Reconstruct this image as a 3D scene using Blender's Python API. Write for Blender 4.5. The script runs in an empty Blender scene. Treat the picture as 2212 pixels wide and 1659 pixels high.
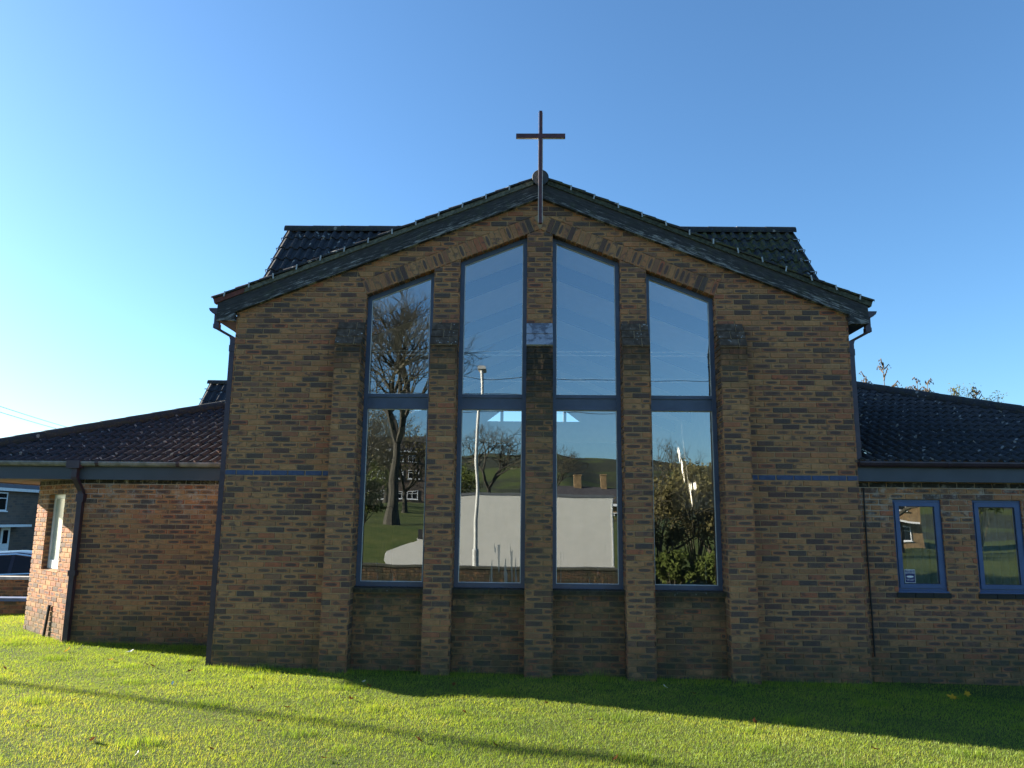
import bpy, math, random
import numpy as np
from mathutils import Vector, Matrix
random.seed(7)
np.random.seed(7)
S = bpy.context.scene
COL = S.collection
R = math.radians

# ------------------------------------------------------------------ camera
F_PX, PITCH, ROLL, YAW = 1652.26, 0.1742, 0.0109, -0.0221
CAM = Vector((-0.145, -10.232, 1.916))
cd = bpy.data.cameras.new('camera')
cam = bpy.data.objects.new('camera', cd)
COL.objects.link(cam)
cd.sensor_fit = 'HORIZONTAL'
cd.sensor_width = 36.0
cd.lens = 36.0 * F_PX / 2212.0
cd.clip_end = 3000
# image axes in world
fwd = Vector((math.sin(YAW) * math.cos(PITCH), math.cos(YAW) * math.cos(PITCH), math.sin(PITCH)))
right0 = Vector((math.cos(YAW), -math.sin(YAW), 0))
up0 = right0.cross(fwd)
right = right0 * math.cos(ROLL) + up0 * math.sin(ROLL)
up = right.cross(fwd)
m = Matrix((right, up, -fwd)).transposed().to_4x4()
m.translation = CAM
cam.matrix_world = m
S.camera = cam

# ------------------------------------------------------------------ light
SUN_EL = R(18.0)
TO_SUN = Vector((-0.95 * math.cos(SUN_EL), 0.312 * math.cos(SUN_EL), math.sin(SUN_EL))).normalized()
w = bpy.data.worlds.new('World')
S.world = w
w.use_nodes = True
wn = w.node_tree
bg = wn.nodes['Background']
sky = wn.nodes.new('ShaderNodeTexSky')
sky.sky_type = 'NISHITA'
sky.sun_disc = False
sky.sun_elevation = SUN_EL
sky.sun_rotation = math.pi / 2 - math.atan2(TO_SUN.y, TO_SUN.x)
sky.altitude = 0
sky.air_density = 1.0
sky.dust_density = 0.65
sky.ozone_density = 6.0
bg.inputs['Strength'].default_value = 0.065
wb_mix = wn.nodes.new('ShaderNodeMix'); wb_mix.data_type = 'RGBA'; wb_mix.blend_type = 'MULTIPLY'
wb_mix.inputs[0].default_value = 1.0; wb_mix.inputs[7].default_value = (.95, 1.01, .95, 1)   # white balance of the camera
wn.links.new(sky.outputs[0], wb_mix.inputs[6]); wn.links.new(wb_mix.outputs[2], bg.inputs['Color'])
ld = bpy.data.lights.new('sun', 'SUN')
ld.energy = 4.7
ld.angle = R(0.5)
ld.color = (1.0, 0.90, 0.74)
sun = bpy.data.objects.new('sun', ld)
COL.objects.link(sun)
sun.rotation_euler = TO_SUN.to_track_quat('Z', 'Y').to_euler()
S.view_settings.view_transform = 'Standard'
S.view_settings.look = 'None'
S.view_settings.gamma = 1.0
S.view_settings.exposure = 2.15

# ------------------------------------------------------------------ node helpers
class NT:
    def __init__(s, name):
        s.m = bpy.data.materials.new(name)
        s.m.use_nodes = True
        s.t = s.m.node_tree
        s.n = s.t.nodes
        s.b = s.n['Principled BSDF']
        s.out = s.n['Material Output']
    def node(s, typ, **kw):
        n = s.n.new(typ)
        for k, v in kw.items():
            setattr(n, k, v)
        return n
    def put(s, n, i, v):
        if v is None: return
        if isinstance(v, bpy.types.NodeSocket): s.t.links.new(v, n.inputs[i])
        elif isinstance(v, (tuple, list)) and len(v) == 3 and n.inputs[i].type == 'RGBA': n.inputs[i].default_value = (*v, 1)
        else: n.inputs[i].default_value = v
    def math(s, op, a, b=None, c=None, clamp=False):
        n = s.node('ShaderNodeMath', operation=op, use_clamp=clamp)
        s.put(n, 0, a); s.put(n, 1, b); s.put(n, 2, c)
        return n.outputs[0]
    def mix(s, f, a, b, mode='MIX'):
        n = s.node('ShaderNodeMix', data_type='RGBA', blend_type=mode)
        s.put(n, 0, f); s.put(n, 6, a); s.put(n, 7, b)
        return n.outputs[2]
    def noise(s, vec, scale, detail=3, rough=0.55):
        n = s.node('ShaderNodeTexNoise')
        s.put(n, 'Vector', vec); n.inputs['Scale'].default_value = scale
        n.inputs['Detail'].default_value = detail; n.inputs['Roughness'].default_value = rough
        return n.outputs['Fac']
    def ramp(s, fac, stops, interp='LINEAR'):
        n = s.node('ShaderNodeValToRGB')
        cr = n.color_ramp; cr.interpolation = interp
        while len(cr.elements) < len(stops): cr.elements.new(0.5)
        for e, (p, c) in zip(cr.elements, stops):
            e.position = p; e.color = (*c, 1) if len(c) == 3 else c
        s.put(n, 0, fac)
        return n.outputs[0]
    def step(s, v, lo, hi):
        n = s.node('ShaderNodeMapRange', interpolation_type='SMOOTHSTEP')
        s.put(n, 0, v); n.inputs[1].default_value = lo; n.inputs[2].default_value = hi
        return n.outputs[0]
    def attr(s, name):
        n = s.node('ShaderNodeAttribute', attribute_name=name)
        sp = s.node('ShaderNodeSeparateColor')
        s.t.links.new(n.outputs['Color'], sp.inputs[0])
        return sp.outputs[0], sp.outputs[1], sp.outputs[2], n.outputs['Alpha']
    def pos(s):
        return s.node('ShaderNodeNewGeometry').outputs['Position']
    def xyz(s, v):
        n = s.node('ShaderNodeSeparateXYZ'); s.put(n, 0, v); return n.outputs
    def scaled(s, v, sc):
        n = s.node('ShaderNodeVectorMath', operation='MULTIPLY'); s.put(n, 0, v); n.inputs[1].default_value = sc
        return n.outputs[0]
    def white(s, v):
        n = s.node('ShaderNodeTexWhiteNoise', noise_dimensions='1D')
        s.put(n, 'W', v); return n.outputs['Value']
    def bump(s, h, strength=0.4, dist=0.004):
        n = s.node('ShaderNodeBump'); s.put(n, 'Height', h)
        n.inputs['Strength'].default_value = strength; n.inputs['Distance'].default_value = dist
        s.put(s.b, 'Normal', n.outputs[0]); return n.outputs[0]
    def base(s, c, rough=0.7, metal=0.0, spec=None):
        s.put(s.b, 'Base Color', c); s.put(s.b, 'Roughness', rough); s.put(s.b, 'Metallic', metal)
        if spec is not None: s.put(s.b, 'Specular IOR Level', spec)
        return s.m

def simple(name, col, rough=0.6, metal=0.0, var=0.25, scale=6.0, spec=None):
    t = NT(name)
    nz = t.noise(t.pos(), scale, 4)
    c = t.mix(t.step(nz, 0.3, 0.7), tuple(x * (1 - var) for x in col), tuple(min(1, x * (1 + var)) for x in col))
    t.bump(t.noise(t.pos(), scale * 12, 3), 0.15, 0.002)
    return t.base(c, rough, metal, spec)

# ---- brick: 'bk' = (u in -1..1, v in -1..1, random, class)  'st' = stains (green, soot, lime)
def brick_material(name, bright=1.0):
    t = NT(name)
    lu, lv, r, k = t.attr('bk')
    sg, ss, sl, _ = t.attr('st')
    P = t.pos()
    h1 = t.white(t.math('MULTIPLY', r, 91.7))
    h2 = t.white(t.math('MULTIPLY_ADD', r, 57.3, 3.1))
    h3 = t.white(t.math('MULTIPLY_ADD', r, 23.9, 7.7))
    c = t.ramp(h1, [(0, (.42, .205, .096)), (.22, (.58, .300, .132)), (.40, (.50, .228, .100)), (.56, (.57, .242, .106)),
                    (.70, (.38, .182, .095)), (.82, (.50, .160, .080)), (.92, (.29, .150, .092)), (1, (.24, .132, .096))])
    n1 = t.noise(P, 16, 4, .6)
    n2 = t.noise(P, 70, 4, .65)
    n3 = t.noise(t.scaled(P, (1, 1, 2.2)), 9, 3)
    c = t.mix(t.step(n1, .35, .75), c, t.mix(.45, c, (.20, .115, .06)))
    # flashed dark hearts
    a = t.math('POWER', t.math('ABSOLUTE', t.math('DIVIDE', lu, t.math('MULTIPLY_ADD', h3, .25, .62))), 3.0)
    b = t.math('POWER', t.math('ABSOLUTE', t.math('DIVIDE', lv, t.math('MULTIPLY_ADD', h2, .22, .42))), 2.4)
    d = t.math('ADD', t.math('ADD', a, b), t.math('MULTIPLY', t.math('SUBTRACT', n1, .5), 1.5))
    oval = t.math('SUBTRACT', 1.0, t.step(d, .80, 1.15))
    has = t.math('GREATER_THAN', h2, .50)
    oval = t.math('MULTIPLY', oval, has)
    # patchy brown burn on others
    pat = t.math('MULTIPLY', t.step(n3, .52, .60), t.math('MULTIPLY', t.math('LESS_THAN', h2, .48), t.math('GREATER_THAN', h3, .50)))
    full = t.math('MAXIMUM', t.math('LESS_THAN', h3, .14), t.math('COMPARE', k, 1.0, .1))
    dark = t.mix(t.step(n2, .3, .7), (.062, .051, .048), (.130, .102, .092))
    dark = t.mix(t.math('GREATER_THAN', h1, .55), dark, t.mix(.5, dark, (.11, .062, .055)))
    c = t.mix(t.math('MULTIPLY', pat, .75), c, dark)
    c = t.mix(t.math('MULTIPLY', oval, .92), c, dark)
    c = t.mix(t.math('MULTIPLY', full, .93), c, dark)
    # painted blue band, class 2
    blue = t.mix(t.step(n1, .3, .75), (.060, .088, .180), (.10, .135, .235))
    c = t.mix(t.math('COMPARE', k, 2.0, .1), c, blue)
    # soot-black weathered capping, class 3 ; pale painted capping, class 4
    cap = t.mix(t.step(n1, .4, .7), (.075, .050, .034), (.17, .125, .090))
    vor = t.node('ShaderNodeTexVoronoi'); vor.inputs['Scale'].default_value = 26; t.put(vor, 'Vector', P)
    spots = t.math('MULTIPLY', t.math('LESS_THAN', vor.outputs['Distance'], .22), t.math('GREATER_THAN', t.noise(P, 11, 2), .58))
    cap = t.mix(spots, cap, (.55, .55, .52))
    c = t.mix(t.math('COMPARE', k, 3.0, .1), c, cap)
    pale = t.mix(t.step(t.noise(P, 8, 4, .6), .48, .66), (.38, .41, .48), (.15, .16, .20))
    c = t.mix(t.math('COMPARE', k, 4.0, .1), c, pale)
    # purplish engineering course, class 5
    c = t.mix(t.math('COMPARE', k, 5.0, .1), c, t.mix(n1, (.024, .026, .026), (.045, .046, .043)))
    c = t.mix(t.step(n2, .25, .8), t.mix(.35, c, (.03, .025, .02)), c)
    # mortar dirt toward greys
    green = t.mix(t.step(n1, .3, .7), (.045, .052, .028), (.085, .085, .042))
    c = t.mix(t.math('MULTIPLY', sg, t.step(t.noise(P, 5, 5, .65), .25, .65)), c, green)
    c = t.mix(t.math('MULTIPLY', ss, t.step(t.noise(t.scaled(P, (3, 3, 1)), 5, 5, .7), .30, .55)), c, (.022, .023, .020))
    c = t.mix(t.math('MULTIPLY', sl, t.step(t.noise(P, 9, 5, .7), .5, .75)), c, (.48, .45, .40))
    if bright != 1.0:
        c = t.mix(1.0, c, (bright, bright, bright), 'MULTIPLY')
    t.bump(t.math('ADD', t.math('MULTIPLY', n2, .8), t.math('MULTIPLY', t.noise(P, 190, 2), .5)), .55, .006)
    return t.base(c, .88, 0, .25)

def mortar_material():
    t = NT('mortar')
    sg, ss, sl, _ = t.attr('st')
    P = t.pos()
    c = t.mix(t.noise(P, 12, 5, .6), (.30, .20, .115), (.50, .345, .195))
    c = t.mix(t.math('MULTIPLY', sl, t.step(t.noise(P, 2.0, 3), .35, .6)), c, (.52, .49, .44))
    c = t.mix(t.math('MULTIPLY', sg, .7), c, (.055, .060, .032))
    c = t.mix(t.math('MULTIPLY', ss, .85), c, (.03, .03, .027))
    t.bump(t.noise(P, 120, 4), .5, .004)
    return t.base(c, .95, 0, .2)

def tile_material():
    t = NT('roof_tile')
    a, b, r, moss = t.attr('bk')
    P = t.pos()
    h = t.white(t.math('MULTIPLY', r, 71.3))
    c = t.ramp(h, [(0, (.022, .026, .034)), (.5, (.028, .032, .041)), (.8, (.034, .036, .043)), (1, (.041, .040, .044))])
    c = t.mix(t.step(t.noise(P, 7, 5, .65), .35, .7), c, t.mix(.5, c, (.03, .028, .03)))
    c = t.mix(t.math('MULTIPLY', t.step(t.noise(P, 40, 4), .55, .7), .5), c, (.12, .11, .10))
    v = t.node('ShaderNodeTexVoronoi'); v.inputs['Scale'].default_value = 9.5; t.put(v, 'Vector', t.scaled(P, (1, 1, .6)))
    rnd = t.white(t.xyz(v.outputs['Color'])[0])
    dn = t.math('ADD', v.outputs['Distance'], t.math('MULTIPLY', t.math('SUBTRACT', t.noise(P, 55, 3), .5), .30))
    lich = t.math('MULTIPLY', t.math('LESS_THAN', dn, .24), t.math('GREATER_THAN', rnd, .66))
    c = t.mix(t.math('MULTIPLY', lich, .85), c, (.30, .295, .27))
    mo = t.math('MULTIPLY', moss, t.step(t.noise(P, 14, 5, .7), .42, .6))
    c = t.mix(mo, c, t.mix(t.noise(P, 60, 3), (.04, .045, .012), (.13, .12, .03)))
    t.bump(t.math('ADD', t.noise(P, 45, 5, .7), t.math('MULTIPLY', mo, 1.5)), .5, .006)
    return t.base(c, .80, 0, .25)

def barge_material():
    t = NT('weathered_timber')
    s_, n_, r, _ = t.attr('bk')
    cv = t.node('ShaderNodeCombineXYZ')
    t.put(cv, 0, t.math('MULTIPLY', s_, 3.2)); t.put(cv, 1, t.math('MULTIPLY', n_, 26.0)); t.put(cv, 2, r)
    n1 = t.noise(cv.outputs[0], 2.2, 6, .72)
    n2 = t.noise(t.pos(), 1.1, 3)
    # more worn toward the lower edge (n_ small)
    low = t.math('SUBTRACT', 1.0, t.step(n_, .0, .17))
    wear = t.math('ADD', t.math('ADD', n1, t.math('MULTIPLY', low, .13)), t.math('MULTIPLY', t.math('SUBTRACT', n2, .5), .35))
    f = t.step(wear, .60, .74)
    c = t.mix(t.step(n1, .3, .65), (.022, .022, .023), (.052, .052, .054))
    c = t.mix(f, c, (.26, .26, .25))
    c = t.mix(t.math('MULTIPLY', t.step(t.noise(t.pos(), 9, 4), .5, .7), .35), c, (.05, .06, .03))
    t.bump(n1, .5, .006)
    return t.base(c, .8, 0, .3)

def glass_material():
    t = NT('window_glass')
    t.n.remove(t.b)
    P = t.pos()
    bp = t.node('ShaderNodeBump'); bp.inputs['Strength'].default_value = .13; bp.inputs['Distance'].default_value = .012
    t.put(bp, 'Height', t.noise(P, 1.4, 1, .4))
    gl = t.node('ShaderNodeBsdfGlossy'); gl.inputs['Roughness'].default_value = 0.0
    gl.inputs['Color'].default_value = (.92, .97, 1, 1)
    t.put(gl, 'Normal', bp.outputs[0])
    tr = t.node('ShaderNodeBsdfTransparent'); tr.inputs['Color'].default_value = (.90, .93, .92, 1)
    lw = t.node('ShaderNodeLayerWeight'); lw.inputs[0].default_value = .25
    f = t.math('ADD', .31, t.math('MULTIPLY', lw.outputs['Facing'], .4), clamp=True)
    mx = t.node('ShaderNodeMixShader')
    t.put(mx, 0, f); t.t.links.new(tr.outputs[0], mx.inputs[1]); t.t.links.new(gl.outputs[0], mx.inputs[2])
    # streaks and specks of dirt on the pane
    di = t.node('ShaderNodeBsdfDiffuse'); di.inputs['Color'].default_value = (.34, .34, .31, 1)
    st = t.noise(t.scaled(P, (22, 22, .7)), 2.0, 3, .6)
    x = t.xyz(P)
    low = t.math('SUBTRACT', 1.0, t.step(x[2], 1.25, 1.75))
    sf = t.math('MULTIPLY', t.step(st, .66, .70), t.math('MULTIPLY', low, .55))
    cx = t.node('ShaderNodeCombineXYZ'); t.put(cx, 0, t.math('MULTIPLY', x[0], 1.0)); t.put(cx, 1, t.math('MULTIPLY', x[2], .06))
    col = t.step(t.noise(cx.outputs[0], 24, 1, .3), .575, .605)
    cx2 = t.node('ShaderNodeCombineXYZ'); t.put(cx2, 0, x[0])
    topz = t.math('MULTIPLY_ADD', t.noise(cx2.outputs[0], 12, 1, .3), 1.1, 1.02)
    run = t.math('MULTIPLY', col, t.math('LESS_THAN', x[2], topz))
    run = t.math('MULTIPLY', run, t.math('MULTIPLY', t.math('GREATER_THAN', x[0], -.66), t.math('LESS_THAN', x[0], -.22)))
    sf = t.math('MAXIMUM', sf, t.math('MULTIPLY', run, .7))
    m2 = t.node('ShaderNodeMixShader')
    t.put(m2, 0, t.math('ADD', sf, .012)); t.t.links.new(mx.outputs[0], m2.inputs[1]); t.t.links.new(di.outputs[0], m2.inputs[2])
    t.t.links.new(m2.outputs[0], t.out.inputs['Surface'])
    return t.m

def ground_material():
    t = NT('turf')
    P = t.pos()
    n = t.noise(P, .9, 5, .6); n2 = t.noise(P, 30, 5, .7)
    c = t.mix(t.step(n, .3, .7), (.050, .078, .012), (.090, .105, .022))
    c = t.mix(t.step(n2, .35, .7), c, t.mix(.5, c, (.03, .03, .012)))
    far = t.xyz(P)
    patch = t.math('MULTIPLY', t.step(t.noise(P, .028, 6, .65), .42, .52), t.math('LESS_THAN', far[1], -75))
    c = t.mix(patch, c, (.030, .034, .018))
    t.bump(n2, .6, .02)
    return t.base(c, .9, 0, .2)

def blade_material():
    t = NT('grass_blade')
    t.n.remove(t.b)
    r, dry, tip, _ = t.attr('gc')
    c = t.ramp(r, [(0, (.105, .195, .018)), (.4, (.205, .325, .026)), (.75, (.33, .42, .038)), (1, (.50, .50, .08))])
    c = t.mix(dry, c, (.30, .26, .11))
    c = t.mix(t.math('MULTIPLY', tip, .25), c, (.30, .36, .07))
    d = t.node('ShaderNodeBsdfDiffuse'); t.put(d, 0, c)
    tr = t.node('ShaderNodeBsdfTranslucent'); t.put(tr, 0, t.mix(1.0, c, (1.25, 1.15, .6), 'MULTIPLY'))
    g = t.node('ShaderNodeBsdfGlossy'); g.inputs['Roughness'].default_value = .5
    g.inputs['Color'].default_value = (.8, .85, .8, 1)
    m1 = t.node('ShaderNodeMixShader'); m1.inputs[0].default_value = .5
    t.t.links.new(d.outputs[0], m1.inputs[1]); t.t.links.new(tr.outputs[0], m1.inputs[2])
    m2 = t.node('ShaderNodeMixShader'); m2.inputs[0].default_value = .018
    t.t.links.new(m1.outputs[0], m2.inputs[1]); t.t.links.new(g.outputs[0], m2.inputs[2])
    t.t.links.new(m2.outputs[0], t.out.inputs['Surface'])
    return t.m

def leaf_material(name, a, b, trans=.35):
    t = NT(name)
    t.n.remove(t.b)
    r, _, _, _ = t.attr('gc')
    c = t.mix(r, a, b)
    d = t.node('ShaderNodeBsdfDiffuse'); t.put(d, 0, c)
    tr = t.node('ShaderNodeBsdfTranslucent'); t.put(tr, 0, c)
    m1 = t.node('ShaderNodeMixShader'); m1.inputs[0].default_value = trans
    t.t.links.new(d.outputs[0], m1.inputs[1]); t.t.links.new(tr.outputs[0], m1.inputs[2])
    t.t.links.new(m1.outputs[0], t.out.inputs['Surface'])
    return t.m

M = {}
M['brick'] = brick_material('stock_brick')
M['mortar'] = mortar_material()
M['tile'] = tile_material()
M['barge'] = barge_material()
M['glass'] = glass_material()
M['turf'] = ground_material()
M['blade'] = blade_material()
M['frame'] = simple('navy_frame_paint', (.060, .083, .135), .38, var=.12, scale=5)
M['frame_small'] = simple('blue_frame_paint', (.055, .100, .215), .35, var=.08, scale=5)
M['bead'] = simple('white_bead', (.70, .70, .66), .5, var=.08)
M['white'] = simple('white_plastic', (.74, .75, .76), .4, var=.06)
M['fascia'] = simple('grey_fascia_paint', (.045, .055, .075), .45, var=.12, scale=3)
M['gutter'] = simple('plum_gutter_plastic', (.045, .030, .046), .38, var=.2)
M['gutter_pale'] = simple('faded_gutter_plastic', (.19, .19, .20), .45, var=.3, scale=9)
M['cross'] = simple('maroon_timber', (.085, .026, .026), .45, var=.25, scale=18)
M['cross_edge'] = simple('pale_edging', (.60, .52, .46), .5, var=.15, scale=20)
M['clip'] = simple('galvanised_clip', (.36, .36, .35), .45, .3, var=.2, scale=40)
M['disc'] = simple('slate_grey_clay', (.035, .042, .050), .7, var=.15)
M['bed'] = simple('lichened_mortar_bed', (.115, .115, .085), .95, var=.45, scale=22)
M['bed_mossy'] = simple('mossy_mortar_bed', (.055, .060, .040), .95, var=.5, scale=22)
M['red_tile'] = simple('red_clay_tile', (.12, .035, .025), .8, var=.25, scale=20)
M['frosted'] = simple('frosted_glass', (.42, .46, .42), .25, var=.10, scale=4, spec=.8)
M['hall_gloom'] = simple('painted_hall_gloom', (.075, .06, .045), .9, var=.25, scale=5)  # hall gloom put into the colour of lower walls and floor
M['plaster'] = simple('white_plaster', (.62, .60, .55), .8, var=.04)
M['ceiling'] = simple('ceiling_board', (.66, .66, .64), .8, var=.03)
M['beam'] = simple('blue_grey_beam', (.035, .045, .10), .6, var=.1)
M['beam_wood'] = simple('varnished_beam', (.32, .12, .04), .5, var=.25, scale=14)
M['floor'] = simple('parquet_floor', (.22, .15, .09), .5, var=.2)
M['tarmac'] = simple('tarmac', (.05, .05, .05), .9, var=.25, scale=8)
M['black'] = simple('black_rubber', (.014, .014, .015), .6, var=.2)
M['soffit'] = simple('tan_soffit_board', (.20, .15, .10), .6, var=.15)
M['bark'] = simple('grey_bark', (.040, .036, .025), .9, var=.4, scale=9)
M['twig'] = simple('olive_twig', (.060, .052, .028), .9, var=.35, scale=7)
M['red_twig'] = simple('reddish_twig', (.11, .082, .050), .8, var=.3)
M['pod'] = leaf_material('seed_pod', (.035, .028, .022), (.085, .068, .042), .1)
M['leafgreen'] = leaf_material('evergreen_leaf', (.05, .075, .015), (.20, .20, .05))
M['hedgeleaf'] = leaf_material('hedge_leaf', (.05, .075, .016), (.14, .16, .045))
M['ivyleaf'] = leaf_material('winter_leaf', (.085, .078, .030), (.20, .17, .075))
M['vanwhite'] = simple('white_van_paint', (.56, .55, .50), .35, var=.04, scale=2)
M['vantrim'] = simple('grey_van_trim', (.10, .11, .12), .5, var=.1)
M['carpaint'] = simple('midnight_car_paint', (.020, .024, .038), .25, var=.1, scale=3, spec=.4)
M['chrome'] = simple('bright_trim', (.62, .62, .62), .2, 1.0, var=.05)
M['darkglass'] = simple('dark_glass', (.010, .012, .015), .08, var=.1, spec=.35)
M['steel'] = simple('galvanised_steel', (.40, .40, .38), .5, .2, var=.12)
M['pole'] = simple('creosoted_pole', (.07, .05, .035), .85, var=.3)
def house_brick(name, a, b, mo):
    t = NT(name)
    P = t.xyz(t.pos()); cv = t.node('ShaderNodeCombineXYZ')
    t.put(cv, 0, t.math('ADD', P[0], P[1])); t.put(cv, 1, P[2])
    bt = t.node('ShaderNodeTexBrick'); t.put(bt, 'Vector', cv.outputs[0])
    bt.inputs['Color1'].default_value = (*a, 1); bt.inputs['Color2'].default_value = (*b, 1); bt.inputs['Mortar'].default_value = (*mo, 1)
    bt.inputs['Scale'].default_value = 1.0; bt.inputs['Brick Width'].default_value = .45; bt.inputs['Row Height'].default_value = .15
    bt.inputs['Mortar Size'].default_value = .012
    c = t.mix(t.step(t.noise(t.pos(), 1.2, 4), .3, .7), bt.outputs['Color'], t.mix(.4, bt.outputs['Color'], mo))
    return t.base(c, .9)
M['far_brick'] = house_brick('dull_house_brick', (.15, .10, .07), (.07, .055, .05), (.13, .11, .09))
M['yellow_brick'] = simple('yellow_house_brick', (.19, .125, .060), .9, var=.25, scale=3)
M['dark_roof'] = simple('dark_house_roof', (.045, .042, .045), .8, var=.3, scale=4)
M['curtain'] = simple('grey_curtain', (.16, .19, .17), .9, var=.15)
M['sticker'] = simple('navy_sticker', (.012, .022, .12), .4, var=.05)
M['wood_dark'] = simple('dark_gate_timber', (.045, .03, .028), .8, var=.3)
M['coping_blue'] = simple('blue_grey_coping', (.09, .13, .24), .7, var=.2)
M['coping'] = simple('pale_coping', (.40, .38, .35), .8, var=.2)
M['black_coping'] = simple('mossy_dark_coping', (.05, .05, .035), .9, var=.4)
M['leaf_brown'] = leaf_material('brown_leaf', (.12, .045, .02), (.20, .085, .035), .2)
M['leaf_yellow'] = leaf_material('yellow_leaf', (.50, .26, .02), (.62, .40, .05), .25)
M['paper'] = simple('white_litter', (.72, .73, .75), .6, var=.06)

# ------------------------------------------------------------------ mesh builder
def stain0(p): return (0, 0, 0)
class MB:
    def __init__(s, mats, stain=None):
        s.v, s.f, s.mi, s.bk, s.st = [], [], [], [], []
        s.mats, s.stain = [M[x] for x in mats], stain
        s.smooth = False
    def face(s, pts, mi=0, bk=None):
        b = len(s.v)
        s.v += [tuple(p) for p in pts]
        s.f.append(list(range(b, b + len(pts)))); s.mi.append(mi)
        if bk is None: bk = [(0, 0, .5, 0)] * len(pts)
        elif isinstance(bk, tuple): bk = [bk] * len(pts)
        s.bk += bk
        if s.stain:
            for p in pts: s.st += [s.stain(p)]
    def mesh(s, verts, faces, mi=0, bk=(0, 0, .5, 0)):
        b = len(s.v); s.v += [tuple(p) for p in verts]
        for f in faces:
            s.f.append([b + i for i in f]); s.mi.append(mi); s.bk += [bk] * len(f)
            if s.stain: s.st += [s.stain(verts[i]) for i in f]
    def box(s, a, b, mi=0, bk=(0, 0, .5, 0)):
        x0, y0, z0 = a; x1, y1, z1 = b
        v = [(x0, y0, z0), (x1, y0, z0), (x1, y1, z0), (x0, y1, z0), (x0, y0, z1), (x1, y0, z1), (x1, y1, z1), (x0, y1, z1)]
        s.mesh(v, [(0, 3, 2, 1), (4, 5, 6, 7), (0, 1, 5, 4), (1, 2, 6, 5), (2, 3, 7, 6), (3, 0, 4, 7)], mi, bk)
    def obox(s, c, ax, ay, az, mi=0, bk=(0, 0, .5, 0)):
        c, ax, ay, az = Vector(c), Vector(ax), Vector(ay), Vector(az)
        v = [c + ax * i + ay * j + az * k for k in (-1, 1) for j in (-1, 1) for i in (-1, 1)]
        s.mesh(v, [(0, 2, 3, 1), (4, 5, 7, 6), (0, 1, 5, 4), (1, 3, 7, 5), (3, 2, 6, 7), (2, 0, 4, 6)], mi, bk)
    def prism(s, poly, d, mi=0, bks=None):
        """poly: 3-D points of a planar outline, d: extrusion vector"""
        d = Vector(d); n = len(poly)
        a = [Vector(p) for p in poly]; b = [p + d for p in a]
        bks = bks or [(0, 0, .5, 0)] * n
        s.face(a, mi, list(bks)); s.face(b[::-1], mi, list(bks)[::-1])
        for i in range(n):
            j = (i + 1) % n
            s.face([a[j], a[i], b[i], b[j]], mi, [bks[j], bks[i], bks[i], bks[j]])
    def tube(s, path, radii, n=8, mi=0, cap=True, bk=(0, 0, .5, 0)):
        pts = [Vector(p) for p in path]
        if not isinstance(radii, (list, tuple)): radii = [radii] * len(pts)
        vs = []
        ref = None
        for i, p in enumerate(pts):
            d = (pts[min(i + 1, len(pts) - 1)] - pts[max(i - 1, 0)]).normalized()
            if ref is None: ref = d.orthogonal().normalized()
            ref = (ref - d * ref.dot(d)).normalized(); o = d.cross(ref)
            for q in range(n):
                a = 2 * math.pi * q / n
                vs.append(p + (ref * math.cos(a) + o * math.sin(a)) * radii[i])
        fs = []
        for i in range(len(pts) - 1):
            for q in range(n):
                fs.append((i * n + q, i * n + (q + 1) % n, (i + 1) * n + (q + 1) % n, (i + 1) * n + q))
        if cap:
            fs.append(tuple(range(n))[::-1]); fs.append(tuple((len(pts) - 1) * n + q for q in range(n)))
        s.mesh(vs, fs, mi, bk)
    def loft(s, rings, mi=0, close=True, cap=True, bk=(0, 0, .5, 0)):
        n = len(rings[0]); vs = [p for r in rings for p in r]; fs = []
        for i in range(len(rings) - 1):
            for q in range(n if close else n - 1):
                fs.append((i * n + q, i * n + (q + 1) % n, (i + 1) * n + (q + 1) % n, (i + 1) * n + q))
        if cap:
            fs.append(tuple(range(n))[::-1]); fs.append(tuple((len(rings) - 1) * n + q for q in range(n)))
        s.mesh(vs, fs, mi, bk)
    def build(s, name, parent=None, smooth=None, at=None):
        me = bpy.data.meshes.new(name)
        off = Vector(at) if at is not None else None
        vs = s.v if off is None else [(x - off.x, y - off.y, z - off.z) for x, y, z in s.v]
        me.from_pydata(vs, [], s.f)
        for x in s.mats: me.materials.append(x)
        me.polygons.foreach_set('material_index', s.mi)
        a = me.attributes.new('bk', 'FLOAT_COLOR', 'CORNER')
        a.data.foreach_set('color', np.array(s.bk, dtype=np.float32).ravel())
        if s.stain:
            a = me.attributes.new('st', 'FLOAT_COLOR', 'CORNER')
            st = np.ones((len(s.st), 4), dtype=np.float32); st[:, :3] = np.array(s.st)
            a.data.foreach_set('color', st.ravel())
        if smooth: me.polygons.foreach_set('use_smooth', [True] * len(me.polygons))
        me.update()
        o = bpy.data.objects.new(name, me); COL.objects.link(o)
        if off is not None: o.location = off
        if parent is not None:
            o.parent = parent
            pw = Vector(parent.get('_w', (0, 0, 0)))
            o.location = (Vector(at) if at is not None else Vector((0, 0, 0))) - pw
            o['_w'] = tuple(Vector(at)) if at is not None else (0.0, 0.0, 0.0)
        else:
            o['_w'] = tuple(off) if off is not None else (0.0, 0.0, 0.0)
        return o

def thing(name, label, cat, loc=(0, 0, 0), group=None, rz=0):
    o = bpy.data.objects.new(name, None); COL.objects.link(o)
    o.location = loc; o.rotation_euler = (0, 0, rz); o.empty_display_size = .3
    o['label'] = label; o['category'] = cat
    if group: o['group'] = group
    o['_w'] = tuple(loc)
    return o
def tag(o, label, cat, group=None):
    o['label'] = label; o['category'] = cat
    if group: o['group'] = group
    return o

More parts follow.
